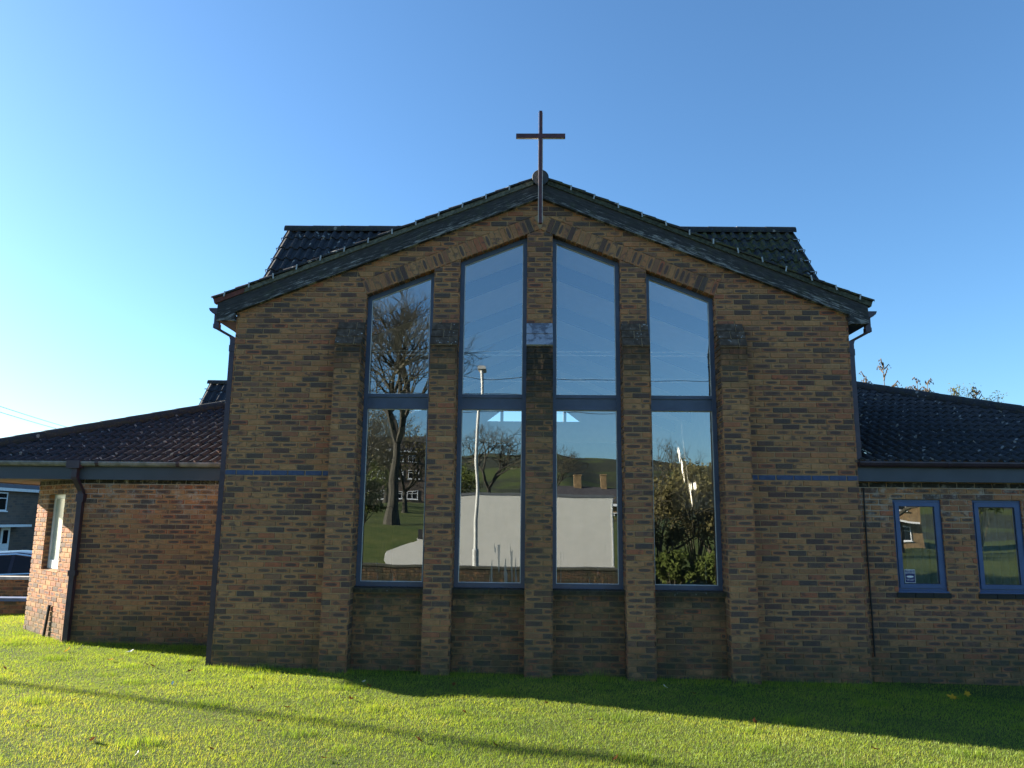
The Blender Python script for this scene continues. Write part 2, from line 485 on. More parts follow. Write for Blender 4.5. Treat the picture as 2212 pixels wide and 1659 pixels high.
# ------------------------------------------------------------------ brickwork
ZO = -.025; CO = .075; BM = .232
def clip(poly, a, b, c):
    out = []; n = len(poly)
    for i in range(n):
        p, q = poly[i], poly[(i + 1) % n]
        dp, dq = a * p[0] + b * p[1] - c, a * q[0] + b * q[1] - c
        if dp <= 0: out.append(p)
        if (dp < 0) != (dq < 0) and abs(dp - dq) > 1e-9:
            tt = dp / (dp - dq)
            if 0 < tt < 1: out.append((p[0] + (q[0] - p[0]) * tt, p[1] + (q[1] - p[1]) * tt))
    return out
def area(p): return .5 * sum(p[i][0] * p[(i + 1) % len(p)][1] - p[(i + 1) % len(p)][0] * p[i][1] for i in range(len(p)))
def inset(poly, c):
    n = len(poly); out = []
    cx = sum(p[0] for p in poly) / n; cy = sum(p[1] for p in poly) / n
    for i in range(n):
        p0, p1, p2 = poly[i - 1], poly[i], poly[(i + 1) % n]
        d1 = Vector((p1[0] - p0[0], p1[1] - p0[1])); d2 = Vector((p2[0] - p1[0], p2[1] - p1[1]))
        if d1.length < 1e-6 or d2.length < 1e-6: return None
        d1.normalize(); d2.normalize()
        n1 = Vector((-d1.y, d1.x)); n2 = Vector((-d2.y, d2.x))
        bs = n1 + n2
        if bs.length < .2: return None
        bs.normalize(); k = c / max(.35, bs.dot(n1))
        out.append((p1[0] + bs.x * k, p1[1] + bs.y * k))
    return out
RB = random.Random(11)
def emit_brick(mb, P3, poly, rect, rnd, k, depth=.017, swap=False):
    """poly (u,z) CCW inside rect(u0,u1,z0,z1)"""
    if len(poly) < 3 or area(poly) < 1.2e-4: return
    top = inset(poly, .0036)
    if top is None or area(top) < 5e-5: return
    h = RB.uniform(-.0018, .0018)
    uc, zc = (rect[0] + rect[1]) / 2, (rect[2] + rect[3]) / 2
    hu, hz = (rect[1] - rect[0]) / 2, (rect[3] - rect[2]) / 2
    def bk(p):
        a, b = (p[0] - uc) / hu, (p[1] - zc) / hz
        return (b, a, rnd, k) if swap else (a, b, rnd, k)
    top = [(p[0] + RB.uniform(-.0012, .0012), p[1] + RB.uniform(-.0012, .0012)) for p in top]
    A = [P3(p[0], p[1], h) for p in top]; B = [P3(p[0], p[1], -depth) for p in poly]
    kt = [bk(p) for p in top]
    mb.face(A, 0, kt)
    n = len(A)
    for i in range(n):
        j = (i + 1) % n
        mb.face([B[i], B[j], A[j], A[i]], 0, [kt[i], kt[j], kt[j], kt[i]])
def brick_field(mb, O, U, N, u0, u1, z0, z1, planes=(), uoff=0.0, kf=None, mort=True, M_=BM, W_=(0, 0, 1)):
    O, U, N, W_ = Vector(O), Vector(U), Vector(N), Vector(W_)
    P3 = lambda u, z, h: O + U * u + W_ * z + N * h
    flip = U.cross(W_).dot(N) < 0
    r0 = int(math.floor((z0 - ZO) / CO)); r1 = int(math.ceil((z1 - ZO) / CO))
    seed = RB.random() * 1000
    for r in range(r0, r1):
        zb = ZO + r * CO
        c0 = int(math.floor((u0 - uoff) / M_)) - 2; c1 = int(math.ceil((u1 - uoff) / M_)) + 1
        for c in range(c0, c1):
            ua = uoff + (c + .5 * (r & 1)) * M_
            j = [RB.uniform(-.0016, .0016) for _ in range(4)]
            rect = (ua + .005 + j[0], ua + M_ - .005 + j[1], zb + .005 + j[2], zb + CO - .005 + j[3])
            if rect[1] < u0 or rect[0] > u1: continue
            poly = [(rect[0], rect[2]), (rect[1], rect[2]), (rect[1], rect[3]), (rect[0], rect[3])]
            poly = clip(poly, -1, 0, -u0); poly = clip(poly, 1, 0, u1) if poly else poly
            if poly: poly = clip(poly, 0, -1, -z0)
            if poly: poly = clip(poly, 0, 1, z1)
            for pl in planes:
                if poly: poly = clip(poly, *pl)
            if not poly: continue
            us = [p[0] for p in poly]
            rc = (max(rect[0], u0), min(rect[1], u1), rect[2], rect[3])
            if flip: poly = poly[::-1]
            rnd = ((r * 131 + c * 17) * .61803 + seed) % 1.0
            rnd = (math.sin(r * 12.9898 + c * 78.233 + seed) * 43758.5453) % 1.0
            k = kf(r, (rc[0] + rc[1]) / 2) if kf else 0
            if flip:
                emit_brick_f(mb, P3, poly, rc, rnd, k)
            else: emit_brick(mb, P3, poly, rc, rnd, k)
    if mort:
        poly = [(u0, z0), (u1, z0), (u1, z1), (u0, z1)]
        for pl in planes:
            if poly: poly = clip(poly, *pl)
        if poly:
            # split tall mortar sheets so that stains vary over them
            zs = np.arange(z0, z1 + .3, .3)
            us_ = np.arange(u0, u1 + .4, .4)
            for za in zs:
                for ua in us_:
                    q = clip(clip(clip(clip(poly, 0, -1, -za), 0, 1, za + .3), -1, 0, -ua), 1, 0, ua + .4) if True else []
                    if len(q) >= 3 and abs(area(q)) > 1e-6:
                        pts = [P3(p[0], p[1], -.0115) for p in q]
                        mb.face(pts[::-1] if flip else pts, 1)
def emit_brick_f(mb, P3, poly, rc, rnd, k):
    # mirrored frame: work with u negated so that outlines stay counter-clockwise
    Q3 = lambda u, z, h: P3(-u, z, h)
    emit_brick(mb, Q3, [(-p[0], p[1]) for p in poly], (-rc[1], -rc[0], rc[2], rc[3]), rnd, k)

def sstep(a, b, x):
    t_ = min(1, max(0, (x - a) / (b - a))); return t_ * t_ * (3 - 2 * t_)
BUT = [(-2.765, -2.408), (-1.473, -1.112), (-.178, .178), (1.112, 1.473), (2.408, 2.765)]
def stain(p):
    x, y, z = p
    g = .85 * (1 - sstep(-.05, .75, z))
    s = 0; l = 0
    if -.05 < y < .12 and abs(x) < 2.42 and z < 1.05:      # panels under the windows
        g = max(g, .55 + .3 * sstep(.5, 1.0, z)); s = .45 * sstep(.80, .98, z)
    if y < .02 and y > -.3:
        for i, (a, b) in enumerate(BUT):
            if a - .12 < x < b + .12 and z < 4.7:
                side = (1 if a - .02 <= x <= b + .02 else .25) * (1 - sstep(4.42, 4.60, z))
                if i == 2:
                    s = max(s, side * (.95 * sstep(2.9, 4.0, z)))
                    g = max(g, side * .6 * sstep(2.2, 3.4, z)); g = max(g, side * .35)
                else:
                    s = max(s, side * (.75 * sstep(3.75, 4.25, z))); g = max(g, side * .4 * sstep(3.2, 4.0, z))
    if y > .1 and z > 1.6 and abs(x) > 4.2:
        l = .8 * sstep(1.7, 2.2, z)
    return (g, s, l)

CW = 4.21; TS = .4
VERGE = lambda x: 6.40 - TS * abs(x)
INTR = lambda x: 5.93 - TS * abs(x)
church = thing('church', 'brown brick church with four tall blue framed windows and a cross on its gable', 'church', (0, 0, -.05))

def band(r, u):
    return 2 if r == 33 else 0
wall = MB(['brick', 'mortar'], stain)
X, Y3, Nf = (1, 0, 0), (0, 0, 0), (0, -1, 0)
sl_u = 1 / math.hypot(1, TS); t_ = (sl_u, TS * sl_u); nn = (-TS * sl_u, sl_u)
for sgn in (-1, 1):
    a0, a1 = (-CW, -2.408) if sgn < 0 else (2.408, CW)
    # side field up to the springing
    brick_field(wall, Y3, X, Nf, a0, a1, -.40, 4.925, [(-sgn * -TS, 1, 6.40) if False else (TS * sgn, 1, 6.40)], kf=band)
    # above the springing, outside the arch end
    ex, ez = 2.408, INTR(2.408)
    # arch end line: through (ex,ez), direction (+TS*.. ,1) leaning outward
    if sgn < 0:
        pl_out = (1, TS, -ex + TS * ez); pl_in = (-1, -TS, ex - TS * ez)
    else:
        pl_out = (-1, TS, -ex + TS * ez); pl_in = (1, -TS, ex - TS * ez)
    brick_field(wall, Y3, X, Nf, min(sgn * CW, sgn * 2.2), max(sgn * CW, sgn * 2.2), 4.925, 6.5, [(TS * sgn, 1, 6.40), pl_out])
    ext = 5.93 + .215 / sl_u
    brick_field(wall, Y3, X, Nf, min(0, sgn * 3.2), max(0, sgn * 3.2), 4.925, 6.5,
                [(TS * sgn, 1, 6.40), pl_in, (-TS * sgn, -1, -ext)])
# rowlock arch over the windows
L_ar = 2.408 / sl_u
nb = 33
for sgn in (-1, 1):
    p_ = L_ar / nb
    for i in range(nb):
        rect = (i * p_ + .0045, (i + 1) * p_ - .0045, .004, .213)
        poly = [(rect[0], rect[2]), (rect[1], rect[2]), (rect[1], rect[3]), (rect[0], rect[3])]
        # clip at the apex plane x<=0
        poly = clip(poly, t_[0], nn[0], 2.408 - .003)
        if sgn < 0:
            P3 = lambda u, z, h: Vector((-2.408 + t_[0] * u + nn[0] * z, -h, INTR(2.408) + t_[1] * u + nn[1] * z))
            emit_brick(wall, P3, poly, rect, RB.random(), 0, swap=True)
        else:
            P3 = lambda u, z, h: Vector((2.408 - (t_[0] * -u + nn[0] * z), -h, INTR(2.408) + t_[1] * -u + nn[1] * z))
            emit_brick(wall, P3, [(-p[0], p[1]) for p in poly][::-1], (-rect[1], -rect[0], rect[2], rect[3]), RB.random(), 0, swap=True)
    # mortar behind the arch and its soffit
    q = [(-2.408, INTR(2.408)), (0, 5.93), (0, ext), (-2.408 + nn[0] * .215, INTR(2.408) + nn[1] * .215)]
    pts = [(p[0] * -sgn, .0115, p[1]) for p in q]
    wall.face(pts if sgn < 0 else pts[::-1], 1)
    for i in range(nb):
        s0, s1 = i * p_ + .004, (i + 1) * p_ - .004
        xa, xb = -2.408 + t_[0] * s0, -2.408 + t_[0] * s1
        q = [(xa, .002), (xb, .002), (xb, .14), (xa, .14)]
        rr = RB.random()
        pts = [(x_ * -sgn, y_, INTR(x_) + .001) for x_, y_ in q]
        wall.face(pts if sgn > 0 else pts[::-1], 0, [(-1, -1, rr, 0), (1, -1, rr, 0), (1, 1, rr, 0), (-1, 1, rr, 0)])
# piers between the windows above the buttress caps, panels below the windows
for a, b in BUT[1:4]:
    sg = 1 if a + b > .1 else -1
    pls = [(TS * sg, 1, 5.93)] if abs(a + b) > .1 else [(TS, 1, 5.93), (-TS, 1, 5.93)]
    brick_field(wall, Y3, X, Nf, a, b, 4.55, 6.0, pls, uoff=a)
for i in range(4):
    a, b = BUT[i][1], BUT[i + 1][0]
    brick_field(wall, (0, .02, 0), X, Nf, a, b, -.40, .95, uoff=a - .07)
# reveals of the openings (upper part, above the caps)
def reveal(mb, x, y0, y1, z0, z1f, nx):
    """brick side face in plane x, from y0 to y1, top follows z1f(x)"""
    N = (nx, 0, 0); U = (0, nx, 0)
    ua, ub = (y0, y1) if nx > 0 else (-y1, -y0)
    brick_field(mb, (x, 0, 0), U, N, ua, ub, z0, z1f, uoff=ua - .01)
for i, (a, b) in enumerate(BUT):
    if i < 4: reveal(wall, b, 0.0, .16, 4.2, INTR(b), 1)
    if i > 0: reveal(wall, a, 0.0, .16, 4.2, INTR(a), -1)
# returns of the church beside the wings
FILL_OPENING = (3.0, 5.98, 3.425, 4.475)      # opening added in the unseen left flank so sun fills the hall: y0, y1, z0, z1
brick_field(wall, (-CW, 0, 0), (0, -1, 0), (-1, 0, 0), -FILL_OPENING[0], 0, -.6, 4.75)
brick_field(wall, (-CW, 0, 0), (0, -1, 0), (-1, 0, 0), -FILL_OPENING[1], -FILL_OPENING[0], -.6, FILL_OPENING[2])
brick_field(wall, (-CW, 0, 0), (0, -1, 0), (-1, 0, 0), -FILL_OPENING[1], -FILL_OPENING[0], FILL_OPENING[3], 4.75)
brick_field(wall, (CW, 0, 0), (0, 1, 0), (1, 0, 0), 0, 6.0, -.6, 4.75)
wall.build('wall', church)

# buttresses
for i, (a, b) in enumerate(BUT):
    mb = MB(['brick', 'mortar', 'black'], stain)
    y0 = -.215
    brick_field(mb, (0, y0, 0), X, Nf, a, b, -.40, 4.20, uoff=a)
    dep_l = .16 if i > 0 else .0
    dep_r = .16 if i < 4 else .0
    zt = lambda yy: 4.22 + (yy - y0) / .215 * .35
    brick_field(mb, (b, 0, 0), (0, 1, 0), (1, 0, 0), y0, dep_r, -.40, 4.56, [(-.35 / .215, 1, 4.22 - .35 / .215 * y0)], uoff=y0 - BM * .5)
    brick_field(mb, (a, 0, 0), (0, -1, 0), (-1, 0, 0), -dep_l, -y0, -.40, 4.56, [(.35 / .215, 1, 4.22 - .35 / .215 * y0)], uoff=-y0 - BM * 1.5)
    mb.build('buttress', church)
    # sloped weathering of three courses
    c = MB(['brick', 'mortar'], stain0)
    L_ = math.hypot(.215, .36); d = Vector((0, .215 / L_, .36 / L_)); nrm = Vector((0, -.36 / L_, .215 / L_))
    kk = 4 if i == 2 else 3
    O = Vector((0, y0 - .012, 4.205))
    rows = 3 if i != 2 else 2
    for r in range(rows):
        s0, s1 = L_ / rows * r + .004, L_ / rows * (r + 1) - .004
        cols = [(a - .003, b + .003)] if i == 2 else ([(a - .004, (a * .55 + b * .45)), (a * .55 + b * .45 + .008, b + .004)] if r % 2 else [(a - .004, a * .3 + b * .7), (a * .3 + b * .7 + .008, b + .004)])
        for (p, q) in cols:
            P3 = lambda u, z, h: O + Vector((u, 0, 0)) + d * z + nrm * (h + .012)
            emit_brick(c, P3, [(p, s0), (q, s0), (q, s1), (p, s1)], (p, q, s0, s1), RB.random(), kk, depth=.03)
    c.face([O + Vector((a, 0, 0)), O + Vector((b, 0, 0)), O + Vector((b, 0, 0)) + d * L_, O + Vector((a, 0, 0)) + d * L_], 1)
    o = c.build('buttress_cap', church)
    if i == 2: o['label'] = 'pale lilac painted cap of the middle buttress'

# ------------------------------------------------------------------ tall windows
def ring(mb, outer, inner, y0, y1, mi=0):
    n = len(outer)
    for i in range(n):
        j = (i + 1) % n
        o0, o1, i0, i1 = outer[i], outer[j], inner[i], inner[j]
        V3 = lambda p, y: (p[0], y, p[1])
        mb.face([V3(o0, y0), V3(o1, y0), V3(i1, y0), V3(i0, y0)], mi)
        mb.face([V3(i0, y0), V3(i1, y0), V3(i1, y1), V3(i0, y1)], mi)
        mb.face([V3(o1, y0), V3(o0, y0), V3(o0, y1), V3(o1, y1)], mi)
def inset_xz(poly, d):
    return inset(poly, d)
for i in range(4):
    a, b = BUT[i][1] - .004, BUT[i + 1][0] + .004
    zt_a, zt_b = INTR(a) - .004, INTR(b) - .004
    zb = 1.02
    frame = MB(['frame', 'black'])
    outer = [(a, zb), (b, zb), (b, zt_b), (a, zt_a)]
    inner = inset(outer, .060)
    ring(frame, outer, inner, .115, .19)
    ia, ib = inner[0][0], inner[1][0]
    # transom: two rails and a recessed mid panel
    frame.box((ia, .113, 3.545), (ib, .19, 3.590))
    frame.box((ia, .132, 3.428), (ib, .19, 3.545))
    frame.box((ia, .113, 3.380), (ib, .19, 3.428))
    wd = thing('window', '', 'x'); del wd['label']; del wd['category']
    bpy.data.objects.remove(wd)
    fo = frame.build('window', church)
    # panes
    lo = [(ia, inner[0][1]), (ib, inner[0][1]), (ib, 3.380), (ia, 3.380)]
    hi = [(ia, 3.590), (ib, 3.590), (ib, inner[2][1]), (ia, inner[3][1])]
    for q in (lo, hi):
        g = MB(['glass'])
        ta_, tb_ = RB.uniform(-.0022, .0022), RB.uniform(-.0016, .0016); mx_, mz_ = q[0][0] + .4, (q[0][1] + q[2][1]) / 2
        g.face([(p[0], .152 + ta_ * (p[0] - mx_) + tb_ * (p[1] - mz_), p[1]) for p in q])
        g.build('pane', fo)
        bd = MB(['bead'])
        ring(bd, q, inset(q, .008), .142, .147)
        bd.build('glazing_bead', fo)
    # sill course of dark bricks
    sb = MB(['brick', 'mortar'], stain)
    nbk = 4; wv = (BUT[i + 1][0] - BUT[i][1]) / nbk
    for q in range(nbk):
        x0, x1 = BUT[i][1] + q * wv + .004, BUT[i][1] + (q + 1) * wv - .004
        rr = RB.random()
        v = [(x0, -.012, .955), (x1, -.012, .955), (x1, .15, .955), (x0, .15, .955), (x0, -.012, 1.000), (x1, -.012, 1.000), (x1, .15, 1.024), (x0, .15, 1.024)]
        sb.mesh(v, [(4, 5, 6, 7), (0, 1, 5, 4), (1, 2, 6, 5), (3, 0, 4, 7), (0, 3, 2, 1)], 0, (.2, .2, rr, 3))
    sb.box((BUT[i][1], .0, .94), (BUT[i + 1][0], .14, 1.005), 1)
    sb.build('sill', fo)

# ------------------------------------------------------------------ gable trim
for sgn in (-1, 1):
    mb = MB(['barge'])
    pts = [(0, 6.375), (0, 6.60), (-4.46, 6.60 - TS * 4.46), (-4.46, 4.565), (-4.212, 4.565), (-4.212, 6.375 - TS * 4.212)]
    bks = []
    for x_, z_ in pts:
        bks.append((x_ / sl_u + 30 * (sgn + 2), (z_ - (6.375 + TS * x_)) * sl_u, 3.3 * sgn, 0))
    p3 = [(x_ * -sgn, -.075, z_) for x_, z_ in pts]
    if sgn < 0: p3 = p3[::-1]; bks = bks[::-1]
    mb.prism(p3 if sgn < 0 else p3, (0, .075, 0), 0, bks)
    o = mb.build('bargeboard', church)
    # mortar bedding with undercloak
    mb = MB(['bed' if sgn < 0 else 'bed_mossy', 'red_tile'])
    seg = 40
    xs = [-(.10 + (4.10 - .10) * q / seg) for q in range(seg + 1)]
    RT = random.Random(5 + sgn)
    for q in range(seg):
        x0, x1 = xs[q], xs[q + 1]
        d0 = RT.uniform(-.004, .004)
        for (za, zb_, yy) in ((6.602, 6.612, -.098), (6.612, 6.672, -.083 + d0)):
            pp = [(x0, za - TS * -x0), (x1, za - TS * -x1), (x1, zb_ - TS * -x1), (x0, zb_ - TS * -x0)]
            p3 = [(x_ * -sgn, yy, z_) for x_, z_ in pp]
            mb.prism(p3 if sgn < 0 else p3[::-1], (0, .08, 0), 0)
    pp = [(-4.10, 6.604 - TS * 4.10), (-4.50, 6.604 - TS * 4.50), (-4.52, 6.675 - TS * 4.52), (-4.10, 6.670 - TS * 4.10)]
    p3 = [(x_ * -sgn, -.09, z_) for x_, z_ in pp]
    mb.prism(p3 if sgn < 0 else p3[::-1], (0, .08, 0), 1 if sgn < 0 else 0)
    mb.build('verge_bedding', church)
    # stepped verge tile edges with clips
    vt = MB(['tile'])
    g_ = .327
    for j in range(14):
        xa = -(.10 + g_ * j); xb = -(.10 + g_ * (j + 1) + .02)
        if xb < -4.53: xb = -4.53
        la = 6.672 + TS * xa; lb = 6.690 + TS * xb
        pp = [(xa, la), (xb, lb), (xb, lb + .024), (xa, la + .024)]
        p3 = [(x_ * -sgn, -.105, z_) for x_, z_ in pp]
        vt.prism(p3 if sgn < 0 else p3[::-1], (0, .16, 0), 0, [(0, 0, RT.random(), .7 if sgn > 0 else .1)] * 4)
        if j < 13:
            cb = MB(['clip'])
            xc = xb + .012
            zc = 6.69 + TS * xc
            dirv = Vector((sl_u * sgn, 0, -TS * sl_u)); nv = Vector((TS * sl_u * sgn, 0, sl_u))
            cpos = Vector((xc * -sgn, -.109, zc + .018))
            tilt = RT.uniform(-.25, .25)
            up_ = (Vector((0, 0, 1)) + dirv * tilt).normalized(); sd = up_.cross(Vector((0, 1, 0))).normalized()
            cb.obox(cpos - up_ * .030, sd * .0095, Vector((0, .0022, 0)), up_ * .036)
            cb.obox(cpos + up_ * .0075 + Vector((0, .030, 0)), sd * .0095, Vector((0, .032, 0)), up_ * .002)
            cb.build('verge_clip', church)
    vt.build('verge_tiles', church)

# ------------------------------------------------------------------ roof tiles
def roll_h(u, p=.15, h=.042):
    t = (u / p) % 1.0
    if t < .62: return h * math.sin(math.pi * t / .62) ** .8
    return 0.0
ROLLS = [0, .035, .09, .17, .31, .45, .53, .585, .62, .75, .88]
def tiles(name, O, U, Sd, N, u0, u1, s1, inside=None, gauge=.33, sub=6, moss=0, mossf=None, roll=.15, parent=None, r0=0.0):
    O, U, Sd, N = Vector(O), Vector(U), Vector(Sd), Vector(N)
    mb = MB(['tile'])
    us = []
    n = int(math.ceil((u1 - u0) / roll))
    for q in range(n):
        for t in ROLLS:
            u = u0 + (q + t) * roll
            if u <= u1: us.append((u, q))
    us.append((u1, n))
    hs = [roll_h(u - u0, roll) for u, _ in us]
    rt = random.Random(hash(name) % 1000 if False else len(name) * 31 + int(abs(u0) * 100))
    rows = int(math.ceil(s1 / gauge))
    for j in range(rows):
        rn = [rt.random() for _ in range(n // 2 + 2)]; tl = [rt.uniform(-.004, .005) for _ in rn]
        sa = j * gauge; sb = min(s1, (j + 1) * gauge + .03)
        ss = np.linspace(sa, sb, sub + 1)
        for i in range(len(us) - 1):
            ua, ub = us[i][0], us[i + 1][0]
            tq = us[i][1] // 2
            mo = moss if mossf is None else mossf((ua + ub) / 2, sa)
            lift = lambda s: .024 * (1 - (s - sa) / gauge) + tl[tq]
            bk = (0, 0, rn[tq], mo)
            for q in range(sub):
                sm = (ss[q] + ss[q + 1]) / 2
                if inside and not inside((ua + ub) / 2, sm): continue
                pts = [O + U * uu + Sd * s_ + N * (hh + lift(s_)) for uu, s_, hh in
                       ((ua, ss[q], hs[i]), (ub, ss[q], hs[i + 1]), (ub, ss[q + 1], hs[i + 1]), (ua, ss[q + 1], hs[i]))]
                mb.face(pts, 0, bk)
                if q == 0:
                    mb.face([O + U * ua + Sd * sa + N * (hs[i] + lift(sa) - .022), O + U * ub + Sd * sa + N * (hs[i + 1] + lift(sa) - .022), pts[1], pts[0]], 0, bk)
    return mb.build(name, parent)
def ridge_line(mb, A, B, rad=.115, seg=.46, flat=.0):
    A, B = Vector(A), Vector(B); L = (B - A).length; d = (B - A) / L
    side = d.cross(Vector((0, 0, 1))).normalized(); upv = side.cross(d).normalized()
    n = max(1, int(L / seg)); rr = random.Random(int(L * 100))
    for q in range(n):
        a, b = A + d * (L * q / n - .012), A + d * (L * (q + 1) / n + .012)
        r0, r1 = rad, rad * .95
        rings = []
        for P, r in ((a, r0), (b, r1)):
            rg = []
            for k in range(11):
                an = math.pi * (-.08 + 1.16 * k / 10)
                rg.append(P + side * math.cos(an) * r + upv * math.sin(an) * r)
            for k in range(10, -1, -1):
                an = math.pi * (-.08 + 1.16 * k / 10)
                rg.append(P + side * math.cos(an) * (r - .02) + upv * math.sin(an) * (r - .02))
            rings.append(rg)
        mb.loft(rings, 0, True, True, (0, 0, rr.random(), .25))
cs = sl_u; sn = TS * sl_u
# gable roof, two slopes running back
for sgn in (-1, 1):
    tiles('gable_roof_slope', (sgn * 4.54, -.09 if sgn > 0 else 12.0, 6.672 - TS * 4.54), (0, 1 if sgn > 0 else -1, 0), (-sgn * cs, 0, sn), (sgn * sn, 0, cs),
          0, 12.09, 4.54 / cs, gauge=.352, sub=1, parent=church,
          inside=(lambda u, s: not ((11.1 < 12.0 - u < 11.9 and 2.75 < 4.54 - s * cs < 3.5))) if sgn < 0 else None)
rg = MB(['tile'])
ridge_line(rg, (0, -.10, 6.655), (0, 12.0, 6.655))
rg.build('ridge_tiles', church)
dm = MB(['disc'])
ringp = [[(math.cos(a) * r, y, 6.655 + math.sin(a) * r) for a in np.linspace(0, 2 * math.pi, 33)[:-1]] for r, y in ((.112, -.10), (.118, -.118), (.112, -.125), (.02, -.127))]
dm.loft(ringp, 0, True, True)
dm.build('ridge_end_cap', church)

# cross roof behind the gable: ridge parallel to the front, verges over the side walls
TX, TY, TZ = 4.20, 1.93, 6.64
ta = R(50); tc, ts_ = math.cos(ta), math.sin(ta)
Ls = 2.6
low = Vector((0, TY - Ls * tc, TZ - Ls * ts_))
tiles('cross_roof_front', (-TX, low.y, low.z), (1, 0, 0), (0, tc, ts_), (0, -ts_, tc), 0, 2 * TX, Ls, gauge=.33, sub=2, parent=church,
      inside=lambda u, s: (low.z + ts_ * s) > 6.60 - TS * abs(u - TX),
      mossf=lambda u, s: .85 if u > TX + 1.6 and s > 1.0 else .08)
tiles('cross_roof_back', (TX, TY + Ls * tc, low.z), (-1, 0, 0), (0, -tc, ts_), (0, ts_, tc), 0, 2 * TX, Ls, gauge=.33, sub=2, parent=church,
      inside=lambda u, s: (low.z + ts_ * s) > 6.60 - TS * abs(u - TX))
rg = MB(['tile'])
ridge_line(rg, (-TX - .04, TY, TZ + .0), (TX + .04, TY, TZ + .0), .10)
rg.build('cross_ridge_tiles', church)
for sgn in (-1, 1):
    g = MB(['brick', 'mortar', 'bed', 'clip', 'tile'], stain)
    u_, n_ = ((0, -1, 0), (-1, 0, 0)) if sgn < 0 else ((0, 1, 0), (1, 0, 0))
    k = ts_ / tc
    o_y = TY
    xg = sgn * (CW - .06)
    su = -1 if sgn < 0 else 1
    brick_field(g, (xg, o_y, 0), u_, n_, -1.6, 1.6, 4.6, 6.6, [(k, 1, TZ - .05), (-k, 1, TZ - .05)], mort=True)
    g.build('cross_roof_gable', church)
    # verge: mortar bed, end tiles and clips
    vb = MB(['bed', 'tile'])
    p0 = Vector((sgn * (TX + .012), low.y, low.z)); d = Vector((0, tc, ts_)); nv = Vector((0, -ts_, tc))
    rows = int(Ls / .33)
    for j in range(rows + 1):
        sa, sb = j * .33, min(Ls, (j + 1) * .33)
        if sb - sa < .05: continue
        c_ = p0 + d * ((sa + sb) / 2)
        vb.obox(c_ - nv * .035, Vector((.012, 0, 0)), d * ((sb - sa) / 2 - .0005), nv * .033, 0)
        vb.obox(c_ + nv * .012, Vector((.014, 0, 0)), (d * ((sb - sa) / 2) - nv * .012), nv * .014, 1, (0, 0, RB.random(), .3))
    vb.build('cross_roof_verge', church)
    for j in range(2, rows + 1):
        cb = MB(['clip'])
        c_ = p0 + d * (j * .33) + nv * .036
        cb.obox(c_ - Vector((sgn * .012, 0, 0)), Vector((.050, 0, 0)), d * .010, nv * .003)
        cb.obox(c_ + Vector((sgn * .036, 0, 0)) - nv * .022, Vector((.003, 0, 0)), d * .010, nv * .024)
        cb.build('verge_clip', church)

# small further roof seen over the left wing
fx, fy, fz = -8.98, 10.5, 5.50
tiles('rear_roof_front', (fx, fy - 2.0 * tc, fz - 2.0 * ts_), (1, 0, 0), (0, tc, ts_), (0, -ts_, tc), 0, 4.5, 2.0, gauge=.42, sub=1, roll=.19, parent=church)
rg = MB(['tile']); ridge_line(rg, (fx - .04, fy, fz + .02), (fx + 4.5, fy, fz + .02), .10); rg.build('rear_ridge_tiles', church)
g = MB(['brick', 'mortar', 'bed', 'clip'], stain)
brick_field(g, (fx + .1, fy, 0), (0, -1, 0), (-1, 0, 0), -1.2, 1.2, 2.0, 5.4, [(ts_ / tc, 1, fz - .05), (-ts_ / tc, 1, fz - .05)])
d = Vector((0, tc, ts_)); nv = Vector((0, -ts_, tc))
g.obox(Vector((fx, fy, fz)) - d * 1.0 - nv * .02, Vector((.02, 0, 0)), d * 1.0, nv * .04, 2)
for j in range(1, 5):
    g.obox(Vector((fx - .01, fy, fz)) - d * (.42 * j - .16) + nv * .05, Vector((.05, 0, 0)), d * .014, nv * .006, 3)
g.build('rear_roof_gable', church)

# ------------------------------------------------------------------ gutters and downpipes of the church
def gutter_profile(x0, s):   # ogee, opens up; x0 at the fascia, s = outward sign
    return [(x0, 4.745), (x0 + s * .115, 4.745), (x0 + s * .112, 4.728), (x0 + s * .098, 4.700), (x0 + s * .082, 4.690), (x0 + s * .070, 4.676), (x0 + s * .05, 4.668), (x0, 4.660)]
for sgn in (-1, 1):
    g = MB(['gutter'])
    pr = gutter_profile(sgn * 4.462, sgn)
    p3 = [(x_, -.07, z_) for x_, z_ in pr]
    g.prism(p3 if sgn > 0 else p3[::-1], (0, 6, 0))
    g.build('gutter', church)
    d = MB(['gutter'])
    yy = .0 if sgn < 0 else .02
    def sq(c, w_=.034, dd=.034):
        return [(c[0] - w_, c[1] - dd, c[2]), (c[0] + w_, c[1] - dd, c[2]), (c[0] + w_, c[1] + dd, c[2]), (c[0] - w_, c[1] + dd, c[2])]
    xo = sgn * 4.475
    pth = [(xo, yy, 4.68), (xo, yy, 4.50), (xo - sgn * .012, yy, 4.465), (sgn * 4.262, .045 + yy, 4.355), (sgn * 4.249, .045 + yy, 4.31), (sgn * 4.249, .045 + yy, -.3 if sgn < 0 else 2.74)]
    rings = [sq(pth[0]), sq(pth[1]), sq(pth[2], .036), sq(pth[3], .036), sq(pth[4]), sq(pth[5])]
    if sgn < 0: pass
    d.loft(rings)
    for z_ in (4.15, 2.9, 1.3):
        if sgn < 0 or z_ > 2.8: d.box((sgn * 4.249 - .040, .005 + yy, z_), (sgn * 4.249 + .040, .085 + yy, z_ + .09))
    d.box((xo - .040, yy - .040, 4.47), (xo + .040, yy + .040, 4.53))
    d.build('downpipe', church)
    # soffit box return
    sb = MB(['fascia'])
    x0, x1 = sorted((sgn * 4.212, sgn * 4.46))
    sb.box((x0, 0.0, 4.567), (x1, 6.0, 4.58)); sb.box((sgn * 4.445 - .012, 0.0, 4.58), (sgn * 4.445 + .012, 6.0, 4.79))
    sb.build('soffit', church)

